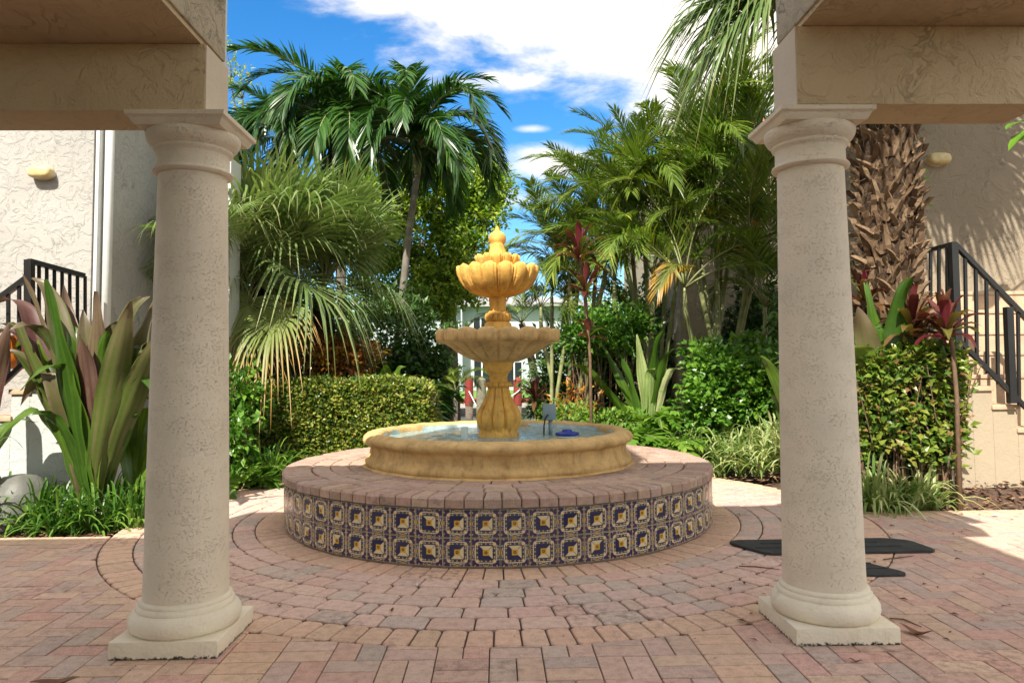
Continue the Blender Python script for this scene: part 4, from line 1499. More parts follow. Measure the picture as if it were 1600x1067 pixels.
for (xa_, ya_, xb_, yb_) in ((740, 515, 762, 497), (776, 515, 790, 499), (741, 603, 765, 563), (792, 603, 815, 566), (704, 520, 716, 502), (830, 560, 842, 545), (640, 560, 655, 530)):
    p0_ = L2(xa_, ya_, -0.06); p1_ = L2(xb_, yb_, -0.06)
    mb = MB(); mb.bbox((p0_[0], -0.06, p0_[2]), (p1_[0], -0.003, p1_[2])); wn = mb.build('window', M['glass_dark'], fh)
    mb = MB(); xm = (p0_[0] + p1_[0]) / 2
    mb.bbox((xm - 0.04, -0.1, p0_[2]), (xm + 0.04, -0.061, p1_[2])); mb.bbox((p0_[0] - 0.06, -0.1, p0_[2]), (p0_[0], 0, p1_[2] + 0.06)); mb.bbox((p1_[0], -0.1, p0_[2]), (p1_[0] + 0.06, 0, p1_[2] + 0.06))
    mb.build('frame', M['white_trim'], wn)
mb = MB()
s0 = L2(700, 603, -2); s1 = L2(742, 603, -2)
mb.bbox((L2(722, 603, 0)[0], -1.2, -0.25), (L2(724, 603, 0)[0], -0.002, zr - 0.1)); mb.build('fin_wall', M['house_white'], fh)


# ================================================================ PLANT BUILDERS
def blade(mb, p, d, side, L, W, droop, tint, nseg=3, lead=0.35, mat=0):
    """thin leaflet strip; droop bends it towards the ground"""
    vs = []; tips = []
    for i in range(nseg + 1):
        t = i / nseg
        q = p + d * (L * t) + Vector((0, 0, -droop * L * t * t))
        wv = W * 0.5 * (lead + (1 - lead) * min(1, t * 3)) * (1 - max(0, (t - 0.35) / 0.65) ** 1.6)
        if i == nseg:
            vs.append(q); tips.append(t)
        else:
            vs += [q - side * wv, q + side * wv]; tips += [t, t]
    fs = []
    for i in range(nseg - 1):
        a = 2 * i
        fs.append((a, a + 1, a + 3, a + 2))
    a = 2 * (nseg - 1)
    fs.append((a, a + 1, a + 2))
    mb.add(vs, fs, mat, tint, tips)


def pinnate(seed, L, e0, e1, nl, ll, lw, droop, vee=0.35, angf=0.9, petiole=0.15, rr=0.014, curl=0.0, tint0=0.45):
    """feather frond, starting at the origin and heading +X"""
    rg = random.Random(seed)
    mb = MB()
    ns = 22
    pts = [Vector((0, 0, 0))]; dirs = []
    yaw = 0.0
    for i in range(ns):
        t = i / (ns - 1)
        e = e0 + (e1 - e0) * t ** 1.25
        yaw += curl / ns
        d = Vector((math.cos(e) * math.cos(yaw), math.cos(e) * math.sin(yaw), math.sin(e)))
        dirs.append(d); pts.append(pts[-1] + d * (L / ns))
    dirs.append(dirs[-1])
    mb.tube(pts[::2], [rr * (1 - 0.8 * i / (len(pts[::2]) - 1)) for i in range(len(pts[::2]))], 5, 1, 0.6)
    for sgn in (-1, 1):
        for k in range(nl):
            t = petiole + (1 - petiole) * (k + rg.uniform(-0.3, 0.3) + 0.5) / nl
            t = min(0.995, max(0, t))
            f = t * ns; i = min(ns - 1, int(f)); p = pts[i].lerp(pts[i + 1], f - i)
            d = dirs[i]
            side = Vector((-d.y, d.x, 0)).normalized() * sgn
            up = d.cross(side) * (-1 if sgn > 0 else 1)
            if up.z < 0: up = -up
            prof = math.sin(PI * (0.12 + 0.80 * t) ** 0.8)
            Lk = ll * (0.35 + 0.75 * max(0, prof)) * rg.uniform(0.9, 1.08)
            an = angf * (1 - 0.45 * t) + rg.uniform(-0.1, 0.1)
            vv = vee + rg.uniform(-0.2, 0.2)
            dd = (d * math.cos(an) + side * math.sin(an) * math.cos(vv) + up * math.sin(an) * math.sin(vv)).normalized()
            wdir = dd.cross(up + side * rg.uniform(-0.5, 0.5)).normalized()
            blade(mb, p, dd, wdir, Lk, lw * rg.uniform(0.8, 1.1), droop * rg.uniform(0.6, 1.4), min(1, max(0, tint0 + rg.gauss(0, 0.16))), 3)
    return mb


def fan(seed, pet, e0, e1, rad, nl, spread, lw, droop, tint0=0.5, fold=0.25, rr=0.012):
    """fan frond: arching petiole then a drooping palmate blade; heads +X"""
    rg = random.Random(seed)
    mb = MB()
    ns = 7
    pts = [Vector((0, 0, 0))]
    for i in range(ns):
        e = e0 + (e1 - e0) * (i / (ns - 1)) ** 1.3
        pts.append(pts[-1] + Vector((math.cos(e), 0, math.sin(e))) * (pet / ns))
    mb.tube(pts, [rr * (1.2 - 0.6 * i / ns) for i in range(ns + 1)], 5, 1, 0.6)
    c = pts[-1]
    f = Vector((math.cos(e1), 0, math.sin(e1))); s = Vector((0, 1, 0)); u_ = f.cross(s) * -1
    if u_.z < 0: u_ = -u_
    for k in range(nl):
        a = (k / (nl - 1) - 0.5) * spread
        costa = c + f * (rad * 0.22 * max(0, math.cos(a * 0.8)))
        root = c.lerp(costa, 0.7)
        d = (f * math.cos(a) + s * math.sin(a) + u_ * (fold * abs(math.sin(a)) + rg.uniform(-0.06, 0.06))).normalized()
        Lk = rad * (0.72 + 0.28 * math.cos(a)) * rg.uniform(0.88, 1.06)
        wdir = (f * -math.sin(a) + s * math.cos(a)).normalized()
        # plaited part and free drooping tip
        vs = []; tips = []
        nsg = 6
        dr = droop * rg.uniform(0.5, 1.5)
        kink = rg.uniform(0.5, 0.7)
        tw = rg.uniform(-0.6, 0.6)
        for i in range(nsg + 1):
            t = i / nsg
            q = root + d * (Lk * min(t, kink + (t - kink) * (0.85 if dr > 0.3 else 1)))
            q.z -= dr * Lk * (max(0, t - 0.5) ** 1.8) * 2.6 + 0.06 * droop * Lk * t * t
            wv = lw * 0.5 * (min(1.0, 0.12 + t * 1.9)) * (1 - max(0, (t - 0.5) / 0.5) ** 1.4)
            wd = (wdir + u_ * (tw * t)).normalized()
            if i == nsg: vs.append(q); tips.append(t)
            else: vs += [q - wd * wv, q + u_ * (wv * 0.35), q + wd * wv]; tips += [t, t, t]
        fs = []
        for i in range(nsg - 1):
            b = 3 * i
            fs += [(b, b + 1, b + 4, b + 3), (b + 1, b + 2, b + 5, b + 4)]
        b = 3 * (nsg - 1); fs += [(b, b + 1, b + 3), (b + 1, b + 2, b + 3)]
        mb.add(vs, fs, 0, min(1, max(0, tint0 + rg.gauss(0, 0.14))), tips)
    return mb


def put(parent, data, name, loc, heading, roll=0.0, pitch=0.0, scale=1.0):
    o = link(name, data, parent, loc)
    m = Matrix.Rotation(heading, 4, 'Z') @ Matrix.Rotation(pitch, 4, 'Y') @ Matrix.Rotation(roll, 4, 'X')
    o.rotation_euler = m.to_euler(); o.scale = (scale, scale, scale)
    return o


def leaf_cloud(mb, rg, blobs, n, L, W, shell=0.55, up=0.4, tint=(0.2, 0.9), zmin=None, clump=0, mat=0, hang=0.0):
    """leaves in ragged ellipsoid clumps; blobs = (centre, radii)"""
    vol = [b[1][0] * b[1][1] * b[1][2] for b in blobs]
    vol = [v_ ** 0.75 for v_ in vol]
    tot = sum(vol)
    for (c, r), v_ in zip(blobs, vol):
        c = Vector(c)
        cnt = int(n * v_ / tot)
        twig = max(1, cnt // 9)
        bt = rg.uniform(-0.12, 0.12)
        for i in range(twig):
            z_ = rg.uniform(-1, 1); a = rg.uniform(0, 2 * PI); q = math.sqrt(1 - z_ * z_)
            dirv = Vector((q * math.cos(a), q * math.sin(a), z_))
            rad = (shell + (1 - shell) * rg.random() ** 0.6) * (1 + 0.16 * math.sin(3.1 * a + 5 * z_ + c.x * 7))
            base = c + Vector((dirv.x * r[0], dirv.y * r[1], dirv.z * r[2])) * rad
            if zmin is not None and base.z < zmin: continue
            gr = (dirv + Vector((rg.gauss(0, .35), rg.gauss(0, .35), rg.gauss(0, .35) + up * 0.5))).normalized()
            tt_ = min(1, max(0, rg.uniform(*tint) + bt))
            for k in range(9):
                p = base + gr * (L * 0.32 * k) - gr * (L * 1.3) + Vector((rg.gauss(0, L * .3), rg.gauss(0, L * .3), rg.gauss(0, L * .3)))
                d = (gr + Vector((rg.gauss(0, .8), rg.gauss(0, .8), rg.gauss(0, .8) - hang))).normalized()
                nn_ = Vector((rg.gauss(0, .5), rg.gauss(0, .5) - 0.3, 1)).normalized()
                l_ = L * rg.uniform(0.6, 1.15)
                mb.leaf(p, d, nn_, l_, W * l_ / L, min(1, max(0, tt_ + rg.gauss(0, 0.1))), mat, 0.12)

# ================================================================ PALMS
def trunk(mb, pts, rads, n=12, rings=0.0):
    P_ = []; R_ = []
    k = 26
    for i in range(k + 1):
        t = i / k * (len(pts) - 1); j = min(len(pts) - 2, int(t)); f = t - j
        P_.append(Vector(pts[j]).lerp(Vector(pts[j + 1]), f))
        r = rads[j] + (rads[j + 1] - rads[j]) * f
        R_.append(r * (1 + (rings if i % 2 else -rings)))
    mb.tube(P_, R_, n)


# ---- two feather palms (arched crowns) behind the left garden
PIN = [pinnate(100 + i, 2.05, R(e0), R(e1), 62, 0.50, 0.045, dr, 0.55, 1.0, 0.13, 0.022, cu, 0.45).mesh('frond', [M['l_palm'], M['cane']])
       for i, (e0, e1, dr, cu) in enumerate([(76, -60, .35, .2), (64, -85, .45, -.2), (48, -98, .5, .15), (30, -100, .55, -.1), (84, -15, .3, .1)])]


def feather_palm(label, cx, cy, top, base, tr, n, seed, sc=1.0):
    r_ = random.Random(seed)
    root = empty('feather_palm', (base[0], base[1], -0.08), label, 'palm tree')
    off = root.location
    cr = Vector((cx, cy, top))
    mb = MB()
    b0 = Vector((0, 0, 0)); c = cr - off
    trunk(mb, [b0, b0.lerp(c, .35) + Vector((-0.04, 0, 0)), b0.lerp(c, .7) + Vector((-0.02, 0, 0)), c - Vector((0, 0, .45))], [tr * 1.4, tr, tr * .85, tr * .8], 12, .03)
    mb.build('trunk', M['palm_bark'], root, True)
    mb = MB(); mb.tube([c - Vector((0, 0, .46)), c - Vector((0, 0, .2)), c + Vector((0, 0, .1))], [tr * .8, tr * 1.15, tr * .6], 12)
    mb.build('crownshaft', M['cane'], root, True)
    for i in range(n):
        k = [4, 0, 0, 1, 1, 1, 2, 2, 2, 3, 3, 3][i % 12]
        a = i * 2.39996 + r_.uniform(-.2, .2)
        put(root, PIN[k], 'frond', c + Vector((0, 0, r_.uniform(-0.05, 0.1))), a, r_.uniform(-.25, .25), r_.uniform(-.12, .12), sc * r_.uniform(.88, 1.08))
    return root


Yp = 12.0
c1 = P(652, 232, Yp); b1 = P(612, 560, Yp)
feather_palm('tall feather palm leaning right, with a bare grey trunk rising left of the fountain', c1.x, Yp, c1.z, (b1.x, Yp), 0.066, 24, 21, 1.0)
c2 = P(528, 218, 12.6); b2_ = P(545, 560, 12.6)
feather_palm('full feather palm crown left of the leaning palm, its trunk hidden by fan leaves', c2.x, 12.6, c2.z, (b2_.x, 12.6), 0.09, 30, 22, 1.12)
c3 = P(455, 225, 13.2)
feather_palm('feather palm at the far left edge of the group, just right of the left column', c3.x - 0.1, 13.2, c3.z, (c3.x + 0.15, 13.2), 0.09, 18, 23, 0.8)

# ---- fan palms left
FAN = [fan(200 + i, pe, R(e0), R(e1), 1.12, 44, R(235), .036, dr, .6, .3).mesh('frond', [M['l_fan'], M['cane']])
       for i, (pe, e0, e1, dr) in enumerate([(.6, 84, 58, .30), (.65, 66, 32, .42), (.6, 45, 5, .55), (.55, 22, -30, .7), (.5, 88, 76, .25)])]
FAND = [fan(250 + i, pe, R(e0), R(e1), .85, 40, R(230), .034, dr, .6, .2).mesh('frond', [M['l_fan_dry'], M['cane']])
        for i, (pe, e0, e1, dr) in enumerate([(.8, 20, -50, 1.1), (.7, 0, -70, 1.0)])]


def fan_palm(label, c, base_z, n, seed, sc=1.0, dry=3, tr=.14, elev=None):
    r_ = random.Random(seed)
    root = empty('fan_palm', (c.x, c.y, base_z), label, 'palm tree')
    h = c.z - base_z
    mb = MB(); mb.tube([(0, 0, 0), (0.02, 0, h * .5), (0, 0, h)], [tr * 1.3, tr, tr], 12); mb.build('trunk', M['fibre'], root, True)
    for i in range(n):
        a = i * 2.39996 + r_.uniform(-.3, .3)
        k = [4, 0, 1, 0, 4, 1, 0, 2, 1, 3][i % 10]
        put(root, FAN[k], 'frond', (0, 0, h + r_.uniform(-.08, .08)), a, r_.uniform(-.35, .35), r_.uniform(-.15, .15), sc * r_.uniform(.85, 1.1))
    for i in range(dry):
        a = r_.uniform(-PI, 0)
        put(root, FAND[i % 2], 'frond', (0, 0, h - .1), a, r_.uniform(-.4, .4), r_.uniform(-.15, .2), sc * r_.uniform(.8, 1.0))
    return root


fan_palm('silvery fan palm with drooping leaf tips next to the left column', P(412, 445, 8.8), -.08, 40, 31, 1.08, 1)
fan_palm('silvery fan palm rising behind the middle of the hedge', P(505, 450, 9.4), -.08, 36, 32, 1.0, 1)
o = fan_palm('low fan palm with orange-tipped dry leaf hanging over the hedge', P(380, 480, 8.4), -.08, 22, 33, .85, 1, .09)
# the low orange-tipped leaf itself
q = P(455, 505, 8.35)
put(o, FAND[0], 'frond', q - Vector((o.location.x - .55, o.location.y + 0.0, o.location.z)) + Vector((-.45, .2, .1)), R(-100), .1, R(-10), .92)
# small dark fan palm far left, seen past the left column
fan_palm('dark fan palm in the shade beside the recessed window', P(312, 400, 7.15), -.08, 12, 34, .5, 0, .1)

# ---- areca palms right
ARE = [pinnate(300 + i, 1.75, R(e0), R(e1), 54, 0.42, 0.021, dr, .5, .85, .2, .012, cu, .45).mesh('frond', [M['l_areca'], M['cane']])
       for i, (e0, e1, dr, cu) in enumerate([(84, 25, .2, .1), (72, -20, .3, -.2), (60, -50, .4, .2), (40, -65, .45, -.1), (78, 0, .3, .25)])]
AREY = [pinnate(350 + i, 1.6, R(e0), R(e1), 40, 0.42, 0.026, dr, .4, .85, .2, .012, cu, .5).mesh('frond', [M['l_areca_y'], M['cane']])
        for i, (e0, e1, dr, cu) in enumerate([(60, -50, .4, .2), (45, -75, .5, -.2)])]


def areca(label, base, crowns, seed, sc=1.0, nf=7, yellow=2):
    """crowns: list of (px, py, Y) crown points; each has its own cane"""
    r_ = random.Random(seed)
    root = empty('areca_palm', base, label, 'palm tree')
    off = Vector(base)
    for j, (px, py, Y) in enumerate(crowns):
        c = P(px, py, Y) - off
        b = Vector((r_.uniform(-.25, .25), r_.uniform(-.2, .2), 0))
        mb = MB()
        trunk(mb, [b, b.lerp(c, .4) + Vector((c.x * -.1, 0, 0)), c - Vector((0, 0, .3)), c], [.035, .03, .034, .02], 8, .05)
        mb.build('cane', M['cane'], root, True)
        for i in range(nf):
            a = i * 2.39996 + r_.uniform(0, 6)
            k = [0, 1, 2, 3, 1, 4, 2, 0, 1, 2][i % 10]
            put(root, ARE[k], 'frond', c, a, r_.uniform(-.3, .3), r_.uniform(-.15, .15), sc * r_.uniform(.8, 1.1))
    for i in range(yellow):
        px, py, Y = crowns[r_.randrange(len(crowns))]
        put(root, AREY[i % 2], 'frond', P(px, py, Y) - off, R(r_.uniform(-140, -30)), r_.uniform(-.3, .3), 0, sc * r_.uniform(.55, .75))
    return root


def base_at(px, Y): return (X(px, Y), Y, -.08)


areca('tall areca palm nearest the right column, with pale bare canes', base_at(1125, 9.6),
      [(1118, 330, 9.5), (1150, 290, 9.7), (1085, 380, 9.3), (1170, 390, 9.2), (1080, 290, 9.9), (1140, 240, 9.9), (1190, 330, 9.2), (1070, 450, 9.0), (1195, 480, 8.9)], 41, 1.12, 9, 2)
areca('central areca palm with the highest feathery fronds right of the sky gap', base_at(1010, 10.2),
      [(1005, 320, 10.2), (1050, 285, 10.4), (975, 370, 10.0), (1065, 350, 9.9), (985, 330, 10.5), (1020, 430, 9.6), (960, 440, 9.8)], 42, 1.0, 9, 1)
areca('leftmost areca palm beside the sky gap, leaning over the fountain', base_at(905, 10.8),
      [(905, 390, 10.8), (935, 340, 10.9), (890, 430, 10.5), (945, 400, 10.3), (915, 460, 10.2)], 43, .88, 9, 1)
areca('low areca palm behind the cordyline, near the fountain bowl', base_at(865, 11.5),
      [(862, 450, 11.5), (845, 480, 11.8), (885, 490, 11.2)], 44, .72, 8, 0)
# small dark palm left of the fountain stem
root = empty('young_palm', base_at(712, 10.5), 'small dark young palm left of the fountain stem, before the canal', 'palm tree')
off = root.location.copy()
for i in range(9):
    put(root, ARE[[2, 3, 1][i % 3]], 'frond', P(712, 612, 10.5) - off, i * 2.4, 0, .1, .42)
mb = MB(); mb.tube([(0, 0, 0), P(712, 612, 10.5) - off], [.04, .03], 8); mb.build('trunk', M['palm_bark'], root, True)
root = empty('young_palm', base_at(835, 13.5), 'slender dark leaning trunk right of the fountain stem', 'palm tree')
off = root.location.copy()
mb = MB(); mb.tube([(0.1, 0, 0), P(838, 600, 13.5) - off, P(826, 540, 13.5) - off, P(815, 505, 13.5) - off], [.09, .075, .07, .06], 8); mb.build('trunk', M['bark'], root, True)
for i in range(8):
    put(root, ARE[[2, 3, 1][i % 3]], 'frond', P(815, 505, 13.5) - off, i * 2.4, 0, .1, .75)

# ---- the big palm with woven boots, right
Yb = 6.2
cB = P(1386, 350, Yb)
sab = empty('booted_palm', (cB.x, Yb, -.08), 'big palm with a rough brown trunk of crossed leaf stubs behind the right column', 'palm tree')
HB = 4.35
mb = MB()
mb.tube([(0.02, 0, 0), (0.02, 0, 1.0), (0, 0, 2.0), (-.02, 0, 3.0), (-.03, 0, HB)], [.22, .195, .20, .205, .17], 20)
mb.build('trunk', M['fibre'], sab, True)


def boot_mesh(seed):
    rg = random.Random(seed)
    b = MB()
    W_, H_ = .155, rg.uniform(.13, .19)
    n_ = 4
    for sgn in (-1, 1):                       # a split base: two diverging blades
        vs = []
        for i in range(n_ + 1):
            t = i / n_
            x_ = sgn * (W_ * .10 + W_ * .46 * t) + rg.uniform(-.008, .008)
            out = .0 + .055 * t ** 1.2 + rg.uniform(-.008, .012)
            w_ = W_ * (.42 - .20 * t + (.06 if i % 2 else 0))
            vs += [(x_ - w_ / 2, -out + .012, H_ * t), (x_, -out - .020, H_ * t + .006), (x_ + w_ / 2, -out + .012, H_ * t)]
        fs = []
        for i in range(n_):
            a = 3 * i
            fs += [(a, a + 1, a + 4, a + 3), (a + 1, a + 2, a + 5, a + 4)]
        b.add(vs, fs, 0, rg.uniform(.25, .95))
    b.add([(-W_ * .45, .015, -.04), (W_ * .45, .015, -.04), (W_ * .2, -.025, .07), (-W_ * .2, -.025, .07)], [(0, 1, 2, 3)], 0, rg.uniform(.3, .8))
    return b.mesh('boot', [M['boot']], False)


BO = [boot_mesh(60 + i) for i in range(7)]
rb = random.Random(9)
nb_ = 290
for i in range(nb_):
    z = .45 + (HB - .55) * i / nb_
    a = i * 2.39996
    r0 = .20 if z < 2 else .205
    o = link('boot', BO[i % 7], sab, (r0 * math.sin(a) + .01, -r0 * math.cos(a), z))
    o.rotation_euler = (rb.uniform(-.12, .18), rb.uniform(-.55, .55), a)
    s_ = rb.uniform(.85, 1.25); o.scale = (s_, s_, s_)
mb = MB()
for i in range(900):
    z = rb.uniform(.4, HB - .1); a = rb.uniform(0, 2 * PI)
    p = Vector((.21 * math.cos(a), .21 * math.sin(a), z)); d = Vector((math.cos(a), math.sin(a), rb.uniform(-.8, .8))).normalized()
    q1 = p + d * rb.uniform(.05, .12); q2 = q1 + Vector((rb.uniform(-.05, .05), rb.uniform(-.05, .05), rb.uniform(-.1, .06)))
    mb.tube([p, q1, q2], [.003, .002, .001], 3, cap=False)
o = mb.build('fibre', M['boot'], sab); o['kind'] = 'stuff'
SAB = [fan(400 + i, pe, R(e0), R(e1), 1.05, 50, R(265), .044, dr, .42, .3, .016).mesh('frond', [M['l_fan'], M['cane']])
       for i, (pe, e0, e1, dr) in enumerate([(1.0, 80, 40, .3), (1.1, 55, 0, .5), (1.15, 30, -35, .75), (1.1, 5, -65, .9)])]
for i in range(34):
    a = (i * 2.39996 + .3) % (2 * PI)
    k = [0, 0, 1, 0, 1, 2][i % 6]
    if a > R(225): k = [0, 1][i % 2]
    put(sab, SAB[k], 'frond', (-.03, 0, HB + .05 + rb.uniform(-.1, .2)), a, rb.uniform(-.3, .3), rb.uniform(-.1, .1), rb.uniform(.8, 1.0))
for i in range(12):
    put(sab, SAB[[1, 0, 1][i % 3]], 'frond', (-.03, 0, HB + .02 + .03 * (i % 4)), R(228 + i * 7.5), rb.uniform(-.3, .3), rb.uniform(-.02, .12), rb.uniform(.85, 1.0))
# fronds that reach left over the court
for (hd, k, pi_, s_, dz_) in ((172, 2, -.20, .95, .1), (186, 2, -.05, .92, .05), (205, 2, 0, .9, .1), (160, 1, .2, .95, 0), (192, 1, .15, 1.0, .1), (178, 3, -.45, .85, .1), (150, 2, -.1, .9, .1)):
    put(sab, SAB[k], 'frond', (-.03, 0, HB + dz_), R(hd), rb.uniform(-.3, .3), pi_, s_)

# ================================================================ BROADLEAF TREES
def broad_tree(label, base, blobs, n, L, W, mat, seed, limbs, tr=.16, cat='tree', name='broadleaf_tree', up=.4, tint=(.2, .9)):
    r_ = random.Random(seed)
    root = empty(name, base, label, cat)
    off = Vector(base)
    mb = MB()
    mb.tube([(0, 0, 0), limbs[0]], [tr * 1.3, tr], 10)
    for b_ in blobs:
        c = Vector(b_[0]) - off
        st_ = Vector(limbs[0]); mid = st_.lerp(c, .5) + Vector((r_.uniform(-.25, .25), r_.uniform(-.2, .2), r_.uniform(-.1, .25)))
        mb.tube([st_, mid, c], [tr * .6, tr * .38, tr * .12], 6)
        for k in range(5):
            e = c + Vector((r_.uniform(-1, 1) * b_[1][0], r_.uniform(-1, 1) * b_[1][1], r_.uniform(-.7, .9) * b_[1][2])) * .8
            mb.tube([mid.lerp(c, .5), (mid + e) / 2 + Vector((0, 0, .1)), e], [tr * .25, tr * .12, tr * .04], 5)
    mb.build('trunk', M['bark'], root, True)
    mb = MB()
    leaf_cloud(mb, r_, [(Vector(b_[0]) - off, b_[1]) for b_ in blobs], n, L, W, .45, up, tint)
    mb.build('crown', mat, root)
    return root


def bl(px, py, Y, rpx, rpy, ry=None):
    c = P(px, py, Y); k = Y / 1130
    return (c, (rpx * k, (ry or rpx * k), rpy * k))


Yt = 16
base = P(705, 640, Yt); base = (base.x, Yt, -.08)
broad_tree('bright green broadleaf tree behind the palms, left of the sky gap', base,
           [bl(700, 300, Yt, 95, 55), bl(610, 300, Yt, 60, 50), bl(745, 290, 15.5, 50, 30), bl(760, 335, 15.2, 38, 26), bl(650, 370, Yt, 80, 50), bl(730, 390, 15.2, 45, 34),
            bl(700, 440, 15.5, 60, 35), bl(775, 295, 15.4, 32, 22), bl(745, 260, 15.6, 36, 22), bl(690, 255, 15.6, 50, 25), bl(620, 440, Yt, 75, 50), bl(560, 330, 16.5, 60, 60), bl(650, 480, 15.2, 60, 30), bl(735, 455, 14.8, 30, 22)],
           34000, .135, .07, M['l_tree'], 51, [(P(700, 470, Yt) - Vector(base))], .17)
# small airy tree in the sky beside the left column
base = (X(372, 15, 500), 15, -.08)
broad_tree('thin airy tree with small pale leaves against the sky beside the left column', base,
           [bl(375, 130, 15, 26, 40), bl(392, 175, 15, 22, 30), bl(362, 200, 15, 26, 30), bl(352, 80, 15, 16, 30)],
           700, .10, .05, M['l_varieg'], 52, [(P(362, 260, 15) - Vector(base))], .05)
# dark understory masses that close the garden off
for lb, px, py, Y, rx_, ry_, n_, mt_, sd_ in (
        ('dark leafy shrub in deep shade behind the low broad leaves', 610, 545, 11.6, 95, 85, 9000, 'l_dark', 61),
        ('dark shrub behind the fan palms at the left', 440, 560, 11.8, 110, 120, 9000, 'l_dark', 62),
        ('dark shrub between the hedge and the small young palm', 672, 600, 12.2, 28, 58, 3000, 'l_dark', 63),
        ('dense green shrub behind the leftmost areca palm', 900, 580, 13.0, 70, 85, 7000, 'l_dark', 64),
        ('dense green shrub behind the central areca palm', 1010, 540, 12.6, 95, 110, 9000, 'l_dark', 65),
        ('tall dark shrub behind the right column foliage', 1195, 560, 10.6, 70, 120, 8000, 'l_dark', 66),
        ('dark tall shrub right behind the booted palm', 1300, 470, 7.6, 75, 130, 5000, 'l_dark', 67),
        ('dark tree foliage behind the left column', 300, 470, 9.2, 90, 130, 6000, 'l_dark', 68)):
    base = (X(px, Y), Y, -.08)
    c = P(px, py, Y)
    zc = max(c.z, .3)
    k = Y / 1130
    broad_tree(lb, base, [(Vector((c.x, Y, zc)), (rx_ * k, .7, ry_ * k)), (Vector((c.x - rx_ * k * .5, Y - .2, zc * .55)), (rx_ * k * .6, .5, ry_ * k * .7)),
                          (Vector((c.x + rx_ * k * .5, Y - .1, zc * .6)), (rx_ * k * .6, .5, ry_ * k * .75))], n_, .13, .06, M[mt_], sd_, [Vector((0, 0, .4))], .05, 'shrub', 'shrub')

# far trees over the canal bank
for i, (px, Y, h, wd_) in enumerate(((480, 52, 7.0, 4.5), (600, 56, 6.5, 3.6), (905, 50, 6.0, 3.5), (1010, 55, 8.0, 5.0), (1150, 58, 8, 5.0), (330, 55, 8, 5.0))):
    lb = ['far tree left of the waterfront house behind the fan palms', 'far tree touching the left end of the waterfront house', 'far tree just right of the waterfront house',
          'far tree behind the central areca palm', 'far tree behind the tall areca palm at right', 'far tree at the left edge beyond the canal'][i]
    base = (X(px, Y), Y, -.2)
    b0 = Vector(base)
    broad_tree(lb, base, [(b0 + Vector((0, 0, h * .65)), (wd_, wd_ * .7, h * .4)), (b0 + Vector((-wd_ * .6, 0, h * .4)), (wd_ * .6, wd_ * .6, h * .3)), (b0 + Vector((wd_ * .6, 0, h * .45)), (wd_ * .6, wd_ * .6, h * .3))],
               2600, .45, .25, M['l_tree'], 71 + i, [Vector((0, 0, h * .3))], .2)
rh_ = random.Random(81)
mb = MB()
c0 = P(812, 604, 38); c1_ = P(905, 604, 38)
for i in range(5):
    x_ = c0.x + (c1_.x - c0.x) * (i + .5) / 5
    leaf_cloud(mb, rh_, [((x_, 38, .12), (.45, .4, .42))], 420, .12, .07, .6)
o = mb.build('far_hedge', M['l_hedge']); tag(o, 'yellow-green clipped hedge in front of the waterfront house', 'hedge')

